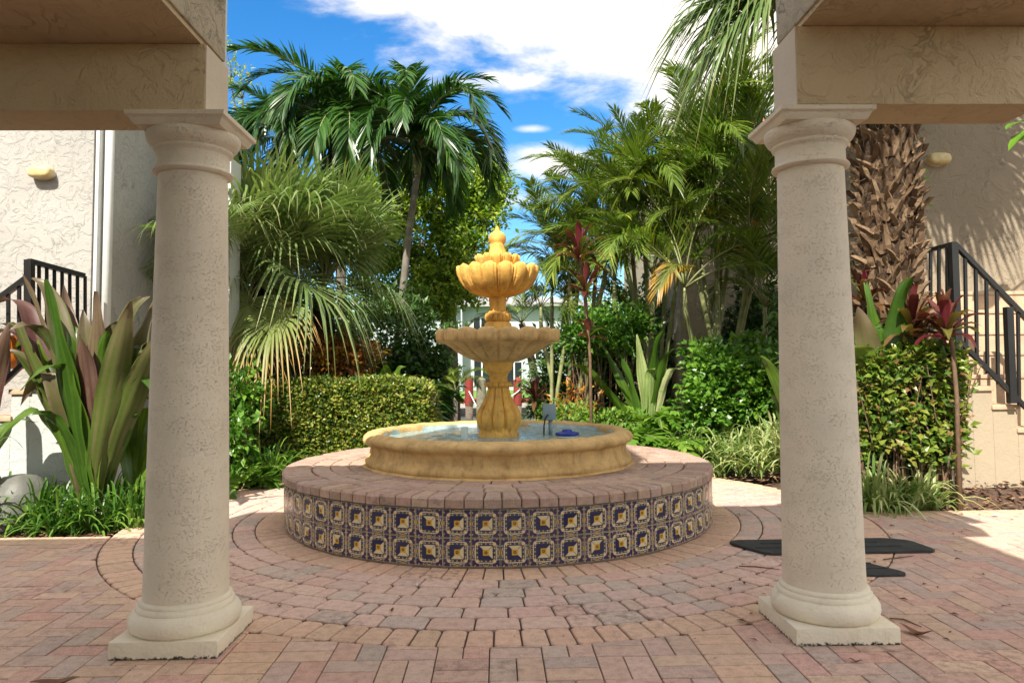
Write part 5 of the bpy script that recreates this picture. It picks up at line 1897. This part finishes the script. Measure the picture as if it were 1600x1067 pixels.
# ================================================================ HEDGE
def hedge(label, x0, x1, y0, y1, z1, n, seed, mat, L=.055, name='hedge', parent=None, round_=.12, zlo=0.0):
    rg = random.Random(seed)
    root = empty(name, ((x0 + x1) / 2, (y0 + y1) / 2, -.06), label, 'hedge' if name == 'hedge' else 'shrub')
    off = root.location
    mb = MB()
    hx, hy, hz = (x1 - x0) / 2, (y1 - y0) / 2, z1 / 2 + .03
    for i in range(n // 4):
        # a twig end on the rounded-box surface: mostly front and top
        f = rg.random()
        dep = rg.random() ** 2.2 * .16
        if f < .5: p = Vector((rg.uniform(-hx, hx), -hy + dep, rg.uniform(-hz, hz))); nn_ = Vector((0, -1, .3))
        elif f < .80: p = Vector((rg.uniform(-hx, hx), rg.uniform(-hy, hy), hz - dep * .6)); nn_ = Vector((0, -.3, 1))
        elif f < .9: p = Vector((-hx + dep, rg.uniform(-hy, hy), rg.uniform(-hz, hz))); nn_ = Vector((-1, 0, .3))
        else: p = Vector((hx - dep, rg.uniform(-hy, hy), rg.uniform(-hz, hz))); nn_ = Vector((1, 0, .3))
        # round the corners
        q = Vector((abs(p.x) - (hx - round_), abs(p.y) - (hy - round_), p.z - (hz - round_)))
        e = Vector((max(0, q.x), max(0, q.y), max(0, q.z)))
        if e.length > round_:
            k = round_ / e.length
            if q.x > 0: p.x = math.copysign(hx - round_ + e.x * k, p.x)
            if q.y > 0: p.y = math.copysign(hy - round_ + e.y * k, p.y)
            if q.z > 0: p.z = hz - round_ + e.z * k
        bump = .035 * math.sin(p.x * 5.1 + seed) * math.sin(p.z * 6.3 + p.x * 2) + rg.gauss(0, .014)
        p = p + nn_ * bump + Vector((0, 0, hz))
        if p.z < zlo + rg.uniform(0, .22) * (zlo > 0): continue
        tt_ = rg.random()
        lit = .25 + .5 * (p.z / (2 * hz))
        for k in range(4):
            d = (nn_ * .8 + Vector((rg.gauss(0, .8), rg.gauss(0, .8), rg.gauss(0, .6)))).normalized()
            l_ = L * rg.uniform(.6, 1.25)
            mb.leaf(p + Vector((rg.gauss(0, L * .4), rg.gauss(0, L * .3), rg.gauss(0, L * .4))), d, (nn_ + Vector((rg.gauss(0, .4), rg.gauss(0, .4), .4))).normalized(), l_, l_ * .52,
                    min(1, max(0, tt_ * .9 + rg.gauss(0, .12))), 0, .15)
    mb.build('foliage', mat, root)
    mb = MB()
    for i in range(int((x1 - x0) * 60) + (40 if zlo else 0)):
        x_ = rg.uniform(-hx + .05, hx - .05); y_ = rg.uniform(-hy + .05, hy - .05)
        a = Vector((x_, y_, 0)); b_ = a + Vector((rg.uniform(-.15, .15), rg.uniform(-.1, .1), hz))
        c_ = b_ + Vector((rg.uniform(-.2, .2), rg.uniform(-.12, .12), hz * .85))
        mb.tube([a, b_, c_], [.009, .006, .003], 4, cap=False)
    mb.build('stems', M['stem_brown'], root)
    # leafy core
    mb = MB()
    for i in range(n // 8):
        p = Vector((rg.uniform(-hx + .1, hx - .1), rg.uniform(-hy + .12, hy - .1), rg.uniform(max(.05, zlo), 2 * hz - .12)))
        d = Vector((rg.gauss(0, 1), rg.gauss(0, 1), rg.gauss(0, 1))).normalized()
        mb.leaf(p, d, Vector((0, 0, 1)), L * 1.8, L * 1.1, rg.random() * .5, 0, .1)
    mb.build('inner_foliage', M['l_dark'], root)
    return root


Yh = 7.75
hedge('long clipped hedge of small yellow-green leaves left of the fountain', X(400, Yh), X(668, Yh), Yh, Yh + 1.0, Z(600, Yh + .3, 540), 56000, 91, M['l_hedge'])
# square shrub right of the right column
Yk = 5.80
hedge('clipped bronze-tipped shrub between the right column and the stair', X(1336, Yk), X(1490, Yk), Yk - .2, Yk + .16, Z(552, Yk, 1420), 6400, 92, M['l_shrub2'], .075, 'clipped_shrub', None, .16, .38)


# ================================================================ SHRUBS AND LOW PLANTING
def shrub(label, blobs, n, L, W, mat, seed, name='shrub', tint=(.1, 1), up=.6):
    rg = random.Random(seed)
    c = sum((Vector(b[0]) for b in blobs), Vector()) / len(blobs)
    base = Vector((c.x, c.y, -.07))
    root = empty(name, base, label, 'shrub')
    mb = MB()
    for b_ in blobs:
        cc_ = Vector(b_[0]) - base
        for k in range(9):
            e = cc_ + Vector((rg.uniform(-1, 1) * b_[1][0], rg.uniform(-1, 1) * b_[1][1], rg.uniform(-.5, .9) * b_[1][2])) * .8
            s_ = Vector((cc_.x * .6 + rg.uniform(-.1, .1), cc_.y * .6, 0))
            mb.tube([s_, (s_ + e) / 2 + Vector((rg.uniform(-.06, .06), 0, .05)), e], [.012, .008, .003], 4, cap=False)
    mb.build('stems', M['stem_brown'], root)
    mb = MB()
    leaf_cloud(mb, rg, [(Vector(b_[0]) - base, b_[1]) for b_ in blobs], n, L, W, .35, up, tint, .0)
    mb.build('foliage', mat, root)
    return root


shrub('bright green broad-leaved shrub just left of the right column', [bl(1130, 590, 8.3, 50, 55), bl(1175, 620, 8.1, 48, 65), bl(1110, 640, 8.1, 50, 50), bl(1180, 560, 8.5, 35, 38), bl(1095, 560, 8.7, 26, 26)], 7000, .085, .062, M['l_shrub'], 101)
shrub('light green shrub with rounded leaves at mid right below the palms', [bl(945, 520, 9.0, 55, 35), bl(905, 535, 9.2, 35, 30), bl(985, 510, 9.2, 35, 30)], 4200, .075, .05, M['l_shrub'], 102)
shrub('low shrub of glossy leaves beside the left column behind liriope', [bl(378, 625, 7.3, 30, 40), bl(365, 680, 7.0, 25, 30), bl(398, 650, 7.5, 20, 30)], 1800, .09, .045, M['l_shrub'], 103)
shrub('croton with orange and red leaves by the back of the pool', [bl(885, 622, 8.8, 16, 16), bl(912, 640, 8.5, 14, 12)], 190, .11, .035, M['l_croton'], 104, 'croton')
shrub('croton with rusty orange leaves peeping over the hedge', [bl(520, 562, 9.3, 50, 34), bl(570, 560, 9.5, 26, 24)], 1500, .10, .045, M['l_croton'], 105, 'croton')
shrub('yellow-green bush low behind the pool at right', [bl(905, 660, 8.2, 35, 22), bl(950, 668, 8.0, 40, 20), bl(868, 655, 9.0, 22, 22)], 2600, .08, .03, M['l_fern'], 106)
shrub('low green bush at far right below the stair railing', [bl(1330, 600, 6.6, 30, 60)], 900, .09, .05, M['l_shrub'], 107)


def fern(label, base, n, L, seed, mat='l_fern', name='fern', wid=.5):
    rg = random.Random(seed)
    root = empty(name, base, label, 'fern' if name == 'fern' else 'plant')
    fr = []
    for v_ in range(3):
        me = pinnate(seed * 10 + v_, L, R([78, 60, 42][v_]), R([-40, -55, -60][v_]), 17, L * .26, L * .075, .15, .1, 1.25, .12, .006, .15, .5).mesh('frond', [M[mat], M['cane']])
        fr.append(me)
    for i in range(n):
        put(root, fr[i % 3], 'frond', (rg.uniform(-.08, .08), rg.uniform(-.08, .08), 0), i * 2.4 + rg.uniform(-.3, .3), rg.uniform(-.3, .3), rg.uniform(-.15, .15), rg.uniform(.75, 1.15))
    return root


def gz(px, Y, z=-.06): return (X(px, Y), Y, z)


fern('bright fern below the sansevieria leaves', gz(985, 8.2, .12), 26, .75, 111)
fern('bright fern close to the right of the pool, before the shrubs', gz(1035, 7.9, .05), 24, .70, 112)
fern('bright fern nearest the pump box', gz(925, 8.0, -.02), 20, .6, 113)
fern('yellowing fern next to the tall sword leaves', gz(1010, 8.4, .3), 18, .7, 114)
fern('dark fern at the foot of the left column shrub', gz(372, 6.9, 0), 12, .5, 115)
# cycad behind the hedge
fern('cycad with stiff dark fronds rising behind the hedge', gz(625, 9.3, .42), 22, .95, 116, 'l_palm', 'cycad')


def rosette(label, name, base, leaves, mat, seed, wid, fold=.25, cat='plant', arch=.25, group=None, mats=None):
    """leaves: list of tip points (world) or (tip, width)"""
    rg = random.Random(seed)
    root = empty(name, base, label, cat, group)
    off = Vector(base)
    for i, lf in enumerate(leaves):
        tip, wv, ar, mm = lf if isinstance(lf, tuple) else (lf, wid, arch, mat)
        t = Vector(tip) - off
        mb = MB()
        s0 = Vector((rg.uniform(-.04, .04), rg.uniform(-.04, .04), 0))
        h = Vector((t.x, t.y, 0))
        # blade faces half towards the viewer
        sd_ = Vector((-h.y, h.x, 0))
        if sd_.length < .05: sd_ = Vector((1, 0, 0))
        sd_.normalize()
        sd_ = (sd_ * .5 + Vector((1 if sd_.x >= 0 else -1, rg.uniform(-.5, .5), rg.uniform(-.15, .15))) * .6).normalized()
        mb.strap(s0, t, wv * rg.uniform(1.0, 1.3), ar + rg.uniform(-.06, .16), 18, fold, rg.random(), 0, 0.05, sd_, .10, .42, 9, rg.choice([0, .3, .6, .9]))
        mb.build('leaf', M[mm], root, True)
    return root


# giant crinum at left
Yc = 5.45
bc = P(150, 690, Yc); bc = Vector((bc.x, Yc, .02))
tips = [((8, 378), .12, .02, 'l_crinum'), ((62, 374), .115, -.02, 'l_crinum'), ((-20, 405), .12, .05, 'l_crinum'), ((20, 500), .15, .42, 'l_crinum'), ((72, 420), .11, 0, 'l_crinum_g'),
        ((222, 408), .15, .02, 'l_crinum'), ((182, 452), .15, .0, 'l_crinum'), ((130, 470), .13, 0, 'l_crinum'), ((236, 545), .15, .25, 'l_crinum_g'), ((240, 470), .14, .1, 'l_crinum'),
        ((30, 604), .12, .28, 'l_crinum_g'), ((112, 455), .12, .0, 'l_crinum_g'), ((90, 480), .14, .03, 'l_crinum'), ((205, 520), .13, .08, 'l_crinum_g'), ((160, 500), .14, .02, 'l_crinum'),
        ((232, 600), .12, .3, 'l_crinum_g'), ((260, 500), .14, .15, 'l_crinum'), ((60, 540), .13, .15, 'l_crinum'), ((145, 540), .12, .0, 'l_crinum'), ((180, 560), .12, .05, 'l_crinum_g'),
        ((110, 560), .12, .05, 'l_crinum'), ((5, 470), .12, .2, 'l_crinum'), ((45, 455), .13, .12, 'l_crinum_g'), ((150, 440), .13, .0, 'l_crinum'), ((205, 455), .15, .12, 'l_crinum'),
        ((255, 440), .14, .0, 'l_crinum'), ((80, 600), .13, .3, 'l_crinum_g'), ((215, 640), .12, .3, 'l_crinum_g'), ((70, 500), .14, .18, 'l_crinum_g'), ((125, 510), .13, .05, 'l_crinum'), ((190, 500), .15, .1, 'l_crinum_g'), ((35, 410), .10, .0, 'l_crinum'), ((100, 430), .12, .0, 'l_crinum'), ((-5, 540), .13, .35, 'l_crinum'), ((50, 640), .12, .35, 'l_crinum_g'), ((240, 500), .14, .2, 'l_crinum'), ((165, 470), .11, 0, 'l_crinum_g')]
rr_ = random.Random(6)
lv = [(P(px, py, Yc + rr_.uniform(-.35, .3)), w_ * 1.2, a_, m_) for (px, py), w_, a_, m_ in tips]
rt_ = rosette('giant purple-green crinum lily with broad strap leaves left of the left column', 'crinum_lily', tuple(bc), lv, 'l_crinum', 121, .13, .35)
mb = MB(); mb.tube([(0, 0, -.09), (0, 0, .06), (0, 0, .2)], [.10, .085, .05], 12); mb.build('bulb', M['cane'], rt_, True)
# second smaller crinum closer to the column, and one cropped at far left
b2c = Vector((X(212, 5.6), 5.6, 0))
lv = [(P(px, py, 5.6 + rr_.uniform(-.2, .2)), .10, a_, m_) for (px, py), a_, m_ in (((232, 640), .3, 'l_crinum_g'), ((205, 625), .1, 'l_crinum_g'), ((240, 600), .15, 'l_crinum_g'), ((190, 650), .2, 'l_crinum_g'), ((262, 620), .2, 'l_crinum_g'), ((222, 590), 0, 'l_crinum'))]
rosette('small green crinum offset tucked against the left column', 'crinum_lily', tuple(b2c), lv, 'l_crinum_g', 122, .1)
b3c = Vector((X(-40, 5.3), 5.3, 0))
lv = [(P(px, py, 5.3 + rr_.uniform(-.2, .2)), .13, a_, m_) for (px, py), a_, m_ in (((40, 610), .1, 'l_crinum_g'), ((14, 490), .15, 'l_crinum'), ((-60, 480), .1, 'l_crinum'), ((25, 660), .2, 'l_crinum_g'))]
rosette('crinum lily cut off by the left edge of the view', 'crinum_lily', tuple(b3c), lv, 'l_crinum_g', 123, .12)

# big green leaves beside the right column
b4 = Vector((X(1385, 5.75), 5.75, .45))
lv = [(P(px, py, 5.75 + dy_), w_ * 1.25, a_, m_) for (px, py), w_, a_, m_, dy_ in (((1413, 392), .15, -.05, 'l_crinum_g', -.1), ((1372, 440), .13, 0, 'l_crinum_g', 0), ((1352, 430), .12, .0, 'l_crinum_g', .2), ((1340, 470), .13, .1, 'l_crinum', -.1), ((1400, 470), .11, .1, 'l_crinum_g', .2), ((1330, 520), .11, .2, 'l_crinum_g', -.2), ((1440, 500), .10, .3, 'l_crinum_g', .1))]
rosette('broad bright green strap leaves standing up right of the right column', 'crinum_lily', tuple(b4), lv, 'l_crinum_g', 124, .12)
mb = MB()
# yellow-green leaf poking out left of the right column
b5 = Vector((X(1245, 6.4), 6.4, .2))
lv = [(P(px, py, 6.4 + dy_), .11, a_, 'l_crinum_g') for (px, py), a_, dy_ in (((1188, 548), .25, -.2), ((1205, 600), .3, 0), ((1290, 520), .1, 0), ((1240, 470), 0, .1))]
rosette('yellow-green arching leaves emerging left of the right column', 'crinum_lily', tuple(b5), lv, 'l_crinum_g', 125, .1)
# sansevieria-like sword leaves behind the pool at right
b6 = Vector((X(1010, 8.6), 8.6, .15))
lv = [(P(px, py, 8.6 + dy_), w_, .0, 'l_varieg' if k_ else 'l_crinum_g') for (px, py), w_, dy_, k_ in (((1032, 484), .15, 0, 0), ((995, 515), .14, .1, 1), ((1048, 520), .13, -.1, 0), ((965, 540), .13, .1, 0), ((1060, 545), .11, 0, 1), ((1018, 540), .12, -.1, 1), ((875, 540), .13, -.1, 0), ((940, 530), .12, .1, 0))]
rosette('tall pale green sword leaves behind the pool at right', 'sword_leaf_plant', tuple(b6), lv, 'l_varieg', 126, .14)
# broad leaves over the hedge
b7 = Vector((X(602, 8.9), 8.9, .65))
lv = [(P(px, py, 8.8 + dy_), .16, a_, 'l_crinum_g') for (px, py), a_, dy_ in (((572, 580), .25, 0), ((603, 566), .1, -.2), ((632, 562), .15, .1), ((655, 592), .3, 0), ((588, 590), .3, -.2), ((640, 590), .2, -.2))]
rosette('paddle-leaved plant showing above the right half of the hedge', 'paddle_leaf_plant', tuple(b7), lv, 'l_crinum_g', 127, .16)


# ---- cordylines
def cordyline(label, stem_px, Y, heads, seed, sc=1.0, pink=.5):
    rg = random.Random(seed)
    b0 = P(stem_px[0][0], stem_px[0][1], Y); b0.z = -.07; b0.y = Y
    root = empty('cordyline', tuple(b0), label, 'cordyline')
    pts = [Vector((0, 0, 0))] + [P(px, py, Y) - b0 for px, py in stem_px[1:]]
    mb = MB(); mb.tube(pts, [.022] + [.016] * (len(pts) - 1), 7); mb.build('stem', M['stem_brown'], root, True)
    for (px, py, n, L) in heads:
        c = P(px, py, Y) - b0
        mb = MB(); mb.tube([pts[-1] if (c - pts[-1]).length > .02 else c - Vector((0, 0, .1)), c], [.014, .012], 6); mb.build('stem', M['stem_brown'], root, True)
        for i in range(n):
            a = i * 2.39996 + rg.uniform(-.2, .2); t = i / n
            el = R(82 - 95 * t + rg.uniform(-10, 10))
            d = Vector((math.cos(a) * math.cos(el), math.sin(a) * math.cos(el), math.sin(el)))
            mb = MB(); s0 = c + Vector((0, 0, -.10 * t))
            mb.strap(s0, s0 + d * (L * rg.uniform(.75, 1.1)), .075 * sc, .18 + .1 * t, 7, .35, rg.random(), 0, .15, None, .05, .3)
            mb.build('leaf', M['l_ti_pink' if (t < pink * .5 or rg.random() < pink * .35) else 'l_ti'], root, True)
    return root


cordyline('tall thin cordyline with dark red leaves standing right of the fountain bowls', [(925, 700), (922, 560), (912, 430), (905, 395)], 7.7, [(904, 395, 22, .40), (914, 450, 16, .36), (919, 520, 9, .26)], 131, 1.0, .35)
cordyline('pink and bronze cordyline in front of the right stair railing', [(1497, 740), (1495, 620), (1488, 540), (1480, 515)], 5.5, [(1478, 512, 26, .33)], 132, 1.0, .7)
cordyline('dark bronze cordyline leaning left below the booted palm', [(1450, 700), (1445, 600), (1432, 530)], 5.75, [(1425, 510, 26, .38)], 133, 1.0, .5)
cordyline('small bronze cordyline half hidden between palm trunk and right column', [(1352, 640), (1352, 560), (1350, 470)], 6.2, [(1350, 465, 16, .35)], 134, 1.0, .4)
cordyline('short dark cordyline by the canal edge right of the fountain stem', [(838, 640), (836, 625)], 12.0, [(836, 622, 16, .42)], 135, 1.2, .4)

# twigs of a plant at the upper right corner
root = empty('vine', (X(1560, 5.6, 215), 5.6, Z(215, 5.6, 1620)), 'few bright leaves hanging in at the right edge below the beam', 'plant')
off = root.location.copy()
mb = MB(); mb.tube([(1.1, .2, .35), (.35, 0, .08), (.1, 0, 0)], [.012, .008, .004], 5); mb.build('stem', M['stem_brown'], root)
for (px, py, qx, qy) in ((1602, 190, 1572, 203), (1612, 200, 1576, 236), (1625, 210, 1592, 222), (1640, 180, 1600, 175)):
    mb = MB(); mb.strap(P(px, py, 5.6) - off, P(qx, qy, 5.5) - off, .10, .1, 6, .3, .7, 0); mb.build('leaf', M['l_shrub'], root, True)
root = empty('vine', (X(1440, 6.3, 350), 6.3, Z(350, 6.3, 1440)), 'small climbing stem with dark oval leaves right of the booted trunk', 'plant')
off = root.location.copy()
mb = MB(); mb.tube([P(1425, 420, 6.2) - off, P(1436, 340, 6.2) - off, P(1432, 250, 6.2) - off], [.01, .008, .004], 5); mb.build('stem', M['stem_brown'], root)
for (px, py, qx, qy) in ((1433, 262, 1450, 270), (1432, 285, 1456, 279), (1434, 320, 1462, 323), (1434, 312, 1446, 304), (1436, 345, 1420, 330), (1434, 395, 1455, 372)):
    mb = MB(); mb.strap(P(px, py, 6.2) - off, P(qx, qy, 6.1) - off, .06, .1, 5, .3, .3, 0); mb.build('leaf', M['l_shrub'], root, True)


# ---- strap-leaved border clumps
def clump_mesh(seed, n, L, W, up=55, name='clump', mat='l_strap'):
    rg = random.Random(seed)
    mb = MB()
    for i in range(n):
        a = rg.uniform(0, 2 * PI); el = R(max(8, rg.gauss(up - 14, 22))); l_ = L * rg.uniform(.55, 1.15)
        d = Vector((math.cos(a) * math.cos(el), math.sin(a) * math.cos(el), max(.05, math.sin(el))))
        s0 = Vector((rg.uniform(-.05, .05), rg.uniform(-.05, .05), 0))
        mb.strap(s0, s0 + d * l_, W * rg.uniform(.75, 1.2), .42, 7, .35, rg.random(), 0, .16 * math.cos(el), None, 0, .5)
    return mb.mesh(name, [M[mat]], True)


LIR = [clump_mesh(140 + i, 46, .46, .026) for i in range(5)]
VAR = [clump_mesh(150 + i, 46, .52, .026, 48, 'clump', 'l_varieg') for i in range(5)]
rl_ = random.Random(12)


ORD = ['first', 'second', 'third', 'fourth', 'fifth', 'sixth', 'seventh', 'eighth', 'ninth', 'tenth', 'eleventh', 'twelfth']
ROWS = ['front', 'second', 'third', 'back']


def clumps(meshes, spots, name, label0, group, sc=(.85, 1.15), per=99):
    cnt = {}
    for i, sp_ in enumerate(spots):
        x_, y_ = sp_[0], sp_[1]
        row = sp_[2] if len(sp_) > 2 else -1
        k_ = cnt.get(row, 0); cnt[row] = k_ + 1
        label = label0 + (', %s from the left' % ORD[k_] if row < 0 else ', %s from the left in the %s row' % (ORD[k_], ROWS[row]))
        o = link(name, meshes[i % len(meshes)], None, (x_, y_, -.055 + mound(x_, y_)))
        o.rotation_euler = (0, 0, rl_.uniform(0, 6)); s_ = rl_.uniform(*sc); o.scale = (s_, s_, s_)
        tag(o, label, 'border plant', group)


sp = []
for j in range(3):
    for i in range(9):
        px = -30 + i * 31 + (j % 2) * 15
        Y = 5.30 + j * .18 + rl_.uniform(-.05, .05)
        sp.append((X(px, Y), Y, j))
clumps(LIR, sp, 'liriope_clump', 'liriope clump in the left bed', 'liriope clumps in the left bed', (.72, .95))
sp = []
for i in range(7):
    px = 352 + i * 15; Y = 6.95 - .25 * (i % 2) + .04 * i
    if (X(px, Y) - CX) ** 2 + (Y - CY) ** 2 < (R_RING + .12) ** 2: Y += .3
    sp.append((X(px, Y), Y))
clumps(LIR, sp, 'liriope_clump', 'liriope clump between left column and hedge foot', 'liriope clumps before the hedge')
sp = []
for j in range(4):
    for i in range(9):
        px = 1000 + i * 28 + (j % 2) * 12
        x0_ = X(px, 8)
        Y = 7.95 - (px - 1000) * .0058 + j * .28 + rl_.uniform(-.06, .06)
        x_ = X(px, Y)
        if (x_ - CX) ** 2 + (Y - CY) ** 2 < (R_RING + .16) ** 2: continue
        sp.append((x_, Y, j))
clumps(VAR, sp, 'variegated_liriope', 'striped liriope clump left of the right column', 'variegated clumps left of the right column')
sp = [(X(px, Y), Y) for px, Y in ((1350, 5.62), (1364, 5.56), (1380, 5.6), (1396, 5.56), (1412, 5.6), (1428, 5.58), (1444, 5.64))]
clumps(VAR, sp, 'variegated_liriope', 'striped liriope clump under the bronze-tipped shrub', 'variegated clumps right of the right column', (.7, .95))
sp = [(X(px, Y), Y) for px, Y in ((670, 9.0), (700, 9.2), (850, 9.4), (880, 8.6), (905, 8.4), (935, 8.2))]
clumps(LIR, sp, 'liriope_clump', 'liriope clump low behind the pool', 'liriope clumps behind the pool')

# ================================================================ FALLEN LEAVES, TWIGS
rg = random.Random(77)


def fallen(px, py, L, W, ang, label, mat='dead_leaf', curl=.3):
    Y = 1259 / max(20, (py - 572)); p = P(px, py, Y)
    mb = MB()
    d = Vector((math.cos(ang), math.sin(ang), 0)); s_ = Vector((-d.y, d.x, 0))
    vs = []; fs = []
    n_ = 6
    for i in range(n_ + 1):
        t = i / n_
        w_ = W * math.sin(PI * min(1, max(.03, t * .94 + .03))) * .5
        z_ = .004 + curl * L * .35 * (abs(t - .5) * 2) ** 2 + .004 * math.sin(t * 9)
        q_ = d * (L * (t - .5))
        vs += [q_ - s_ * w_ + Vector((0, 0, z_ + w_ * .5)), q_ + Vector((0, 0, z_)), q_ + s_ * w_ + Vector((0, 0, z_ + w_ * .35))]
    for i in range(n_):
        a = 3 * i; fs += [(a, a + 1, a + 4, a + 3), (a + 1, a + 2, a + 5, a + 4)]
    mb.add(vs, fs)
    o = mb.build('fallen_leaf', M[mat], None, True, (p.x, p.y, .001)); tag(o, label, 'leaf')


fallen(86, 1043, .16, .06, .2, 'large curled brown leaf on the bricks at bottom left')
fallen(1337, 1030, .05, .02, -.5, 'small brown leaf on the bricks before the right column plinth')
fallen(1432, 990, .13, .045, -.9, 'crumpled dark leaf right of the right column plinth', 'dead_leaf', .6)
fallen(1388, 866, .05, .03, .1, 'tan leaf at the edge of the long rubber mat')
fallen(650, 904, .025, .015, .6, 'tiny yellow leaf on the bricks under the tiled wall, left of centre', 'pale_petal')
fallen(437, 932, .03, .02, .2, 'tiny brown leaf on the ring of bricks left of centre')
fallen(612, 941, .035, .016, 1.2, 'tiny curled leaf on the ring of bricks below the tiles')
fallen(775, 921, .03, .016, .3, 'tiny brown leaf on the bricks in the middle of the ring')
fallen(1555, 812, .06, .04, .5, 'pale petal on the sunlit bricks at right', 'pale_petal')
mb = MB()
for i in range(70):
    px = rg.uniform(1130, 1600); py = rg.uniform(800, 1000)
    if 1215 < px < 1400 and py > 900: continue
    Y = 1259 / (py - 572); p = P(px, py, Y)
    L = rg.uniform(.01, .05); a = rg.uniform(0, PI)
    mb.leaf(Vector((p.x, p.y, .004)), Vector((math.cos(a), math.sin(a), .1)), Vector((0, 0, 1)), L, L * rg.uniform(.2, .5), rg.random() * .5, 0, .3)
for i in range(40):
    px = rg.uniform(200, 1200); py = rg.uniform(900, 1060)
    Y = 1259 / (py - 572); p = P(px, py, Y)
    if (p.x - CX) ** 2 + (p.y - CY) ** 2 < (R_PLAT + .1) ** 2: continue
    L = rg.uniform(.006, .014); a = rg.uniform(0, PI)
    mb.leaf(Vector((p.x, p.y, .003)), Vector((math.cos(a), math.sin(a), .1)), Vector((0, 0, 1)), L, L * .5, rg.random(), 0, .3)
o = mb.build('leaf_litter', M['chip']); tag(o, kind='stuff')
for (a_, b_, c_, lb) in (((1380, 876), (1400, 874), (1428, 871), 'thin dark twig on the bricks right of the mats'), ((1155, 883), (1180, 884), (1218, 889), 'thin curved twig on the bricks left of the right column'),
                         ((1390, 966), (1412, 968), (1440, 980), 'dark twig lying beside the right column plinth')):
    pts = []
    for (px, py) in (a_, b_, c_):
        Y = 1259 / (py - 572); p = P(px, py, Y); pts.append(Vector((p.x, p.y, .006)))
    c0_ = pts[0].copy()
    mb = MB(); mb.tube([q_ - c0_ + Vector((0, 0, .006)) for q_ in pts], [.003, .004, .002], 5)
    o = mb.build('twig', M['stem_brown'], None, False, c0_ * Vector((1, 1, 0)).x if False else (c0_.x, c0_.y, 0)); tag(o, lb, 'twig')
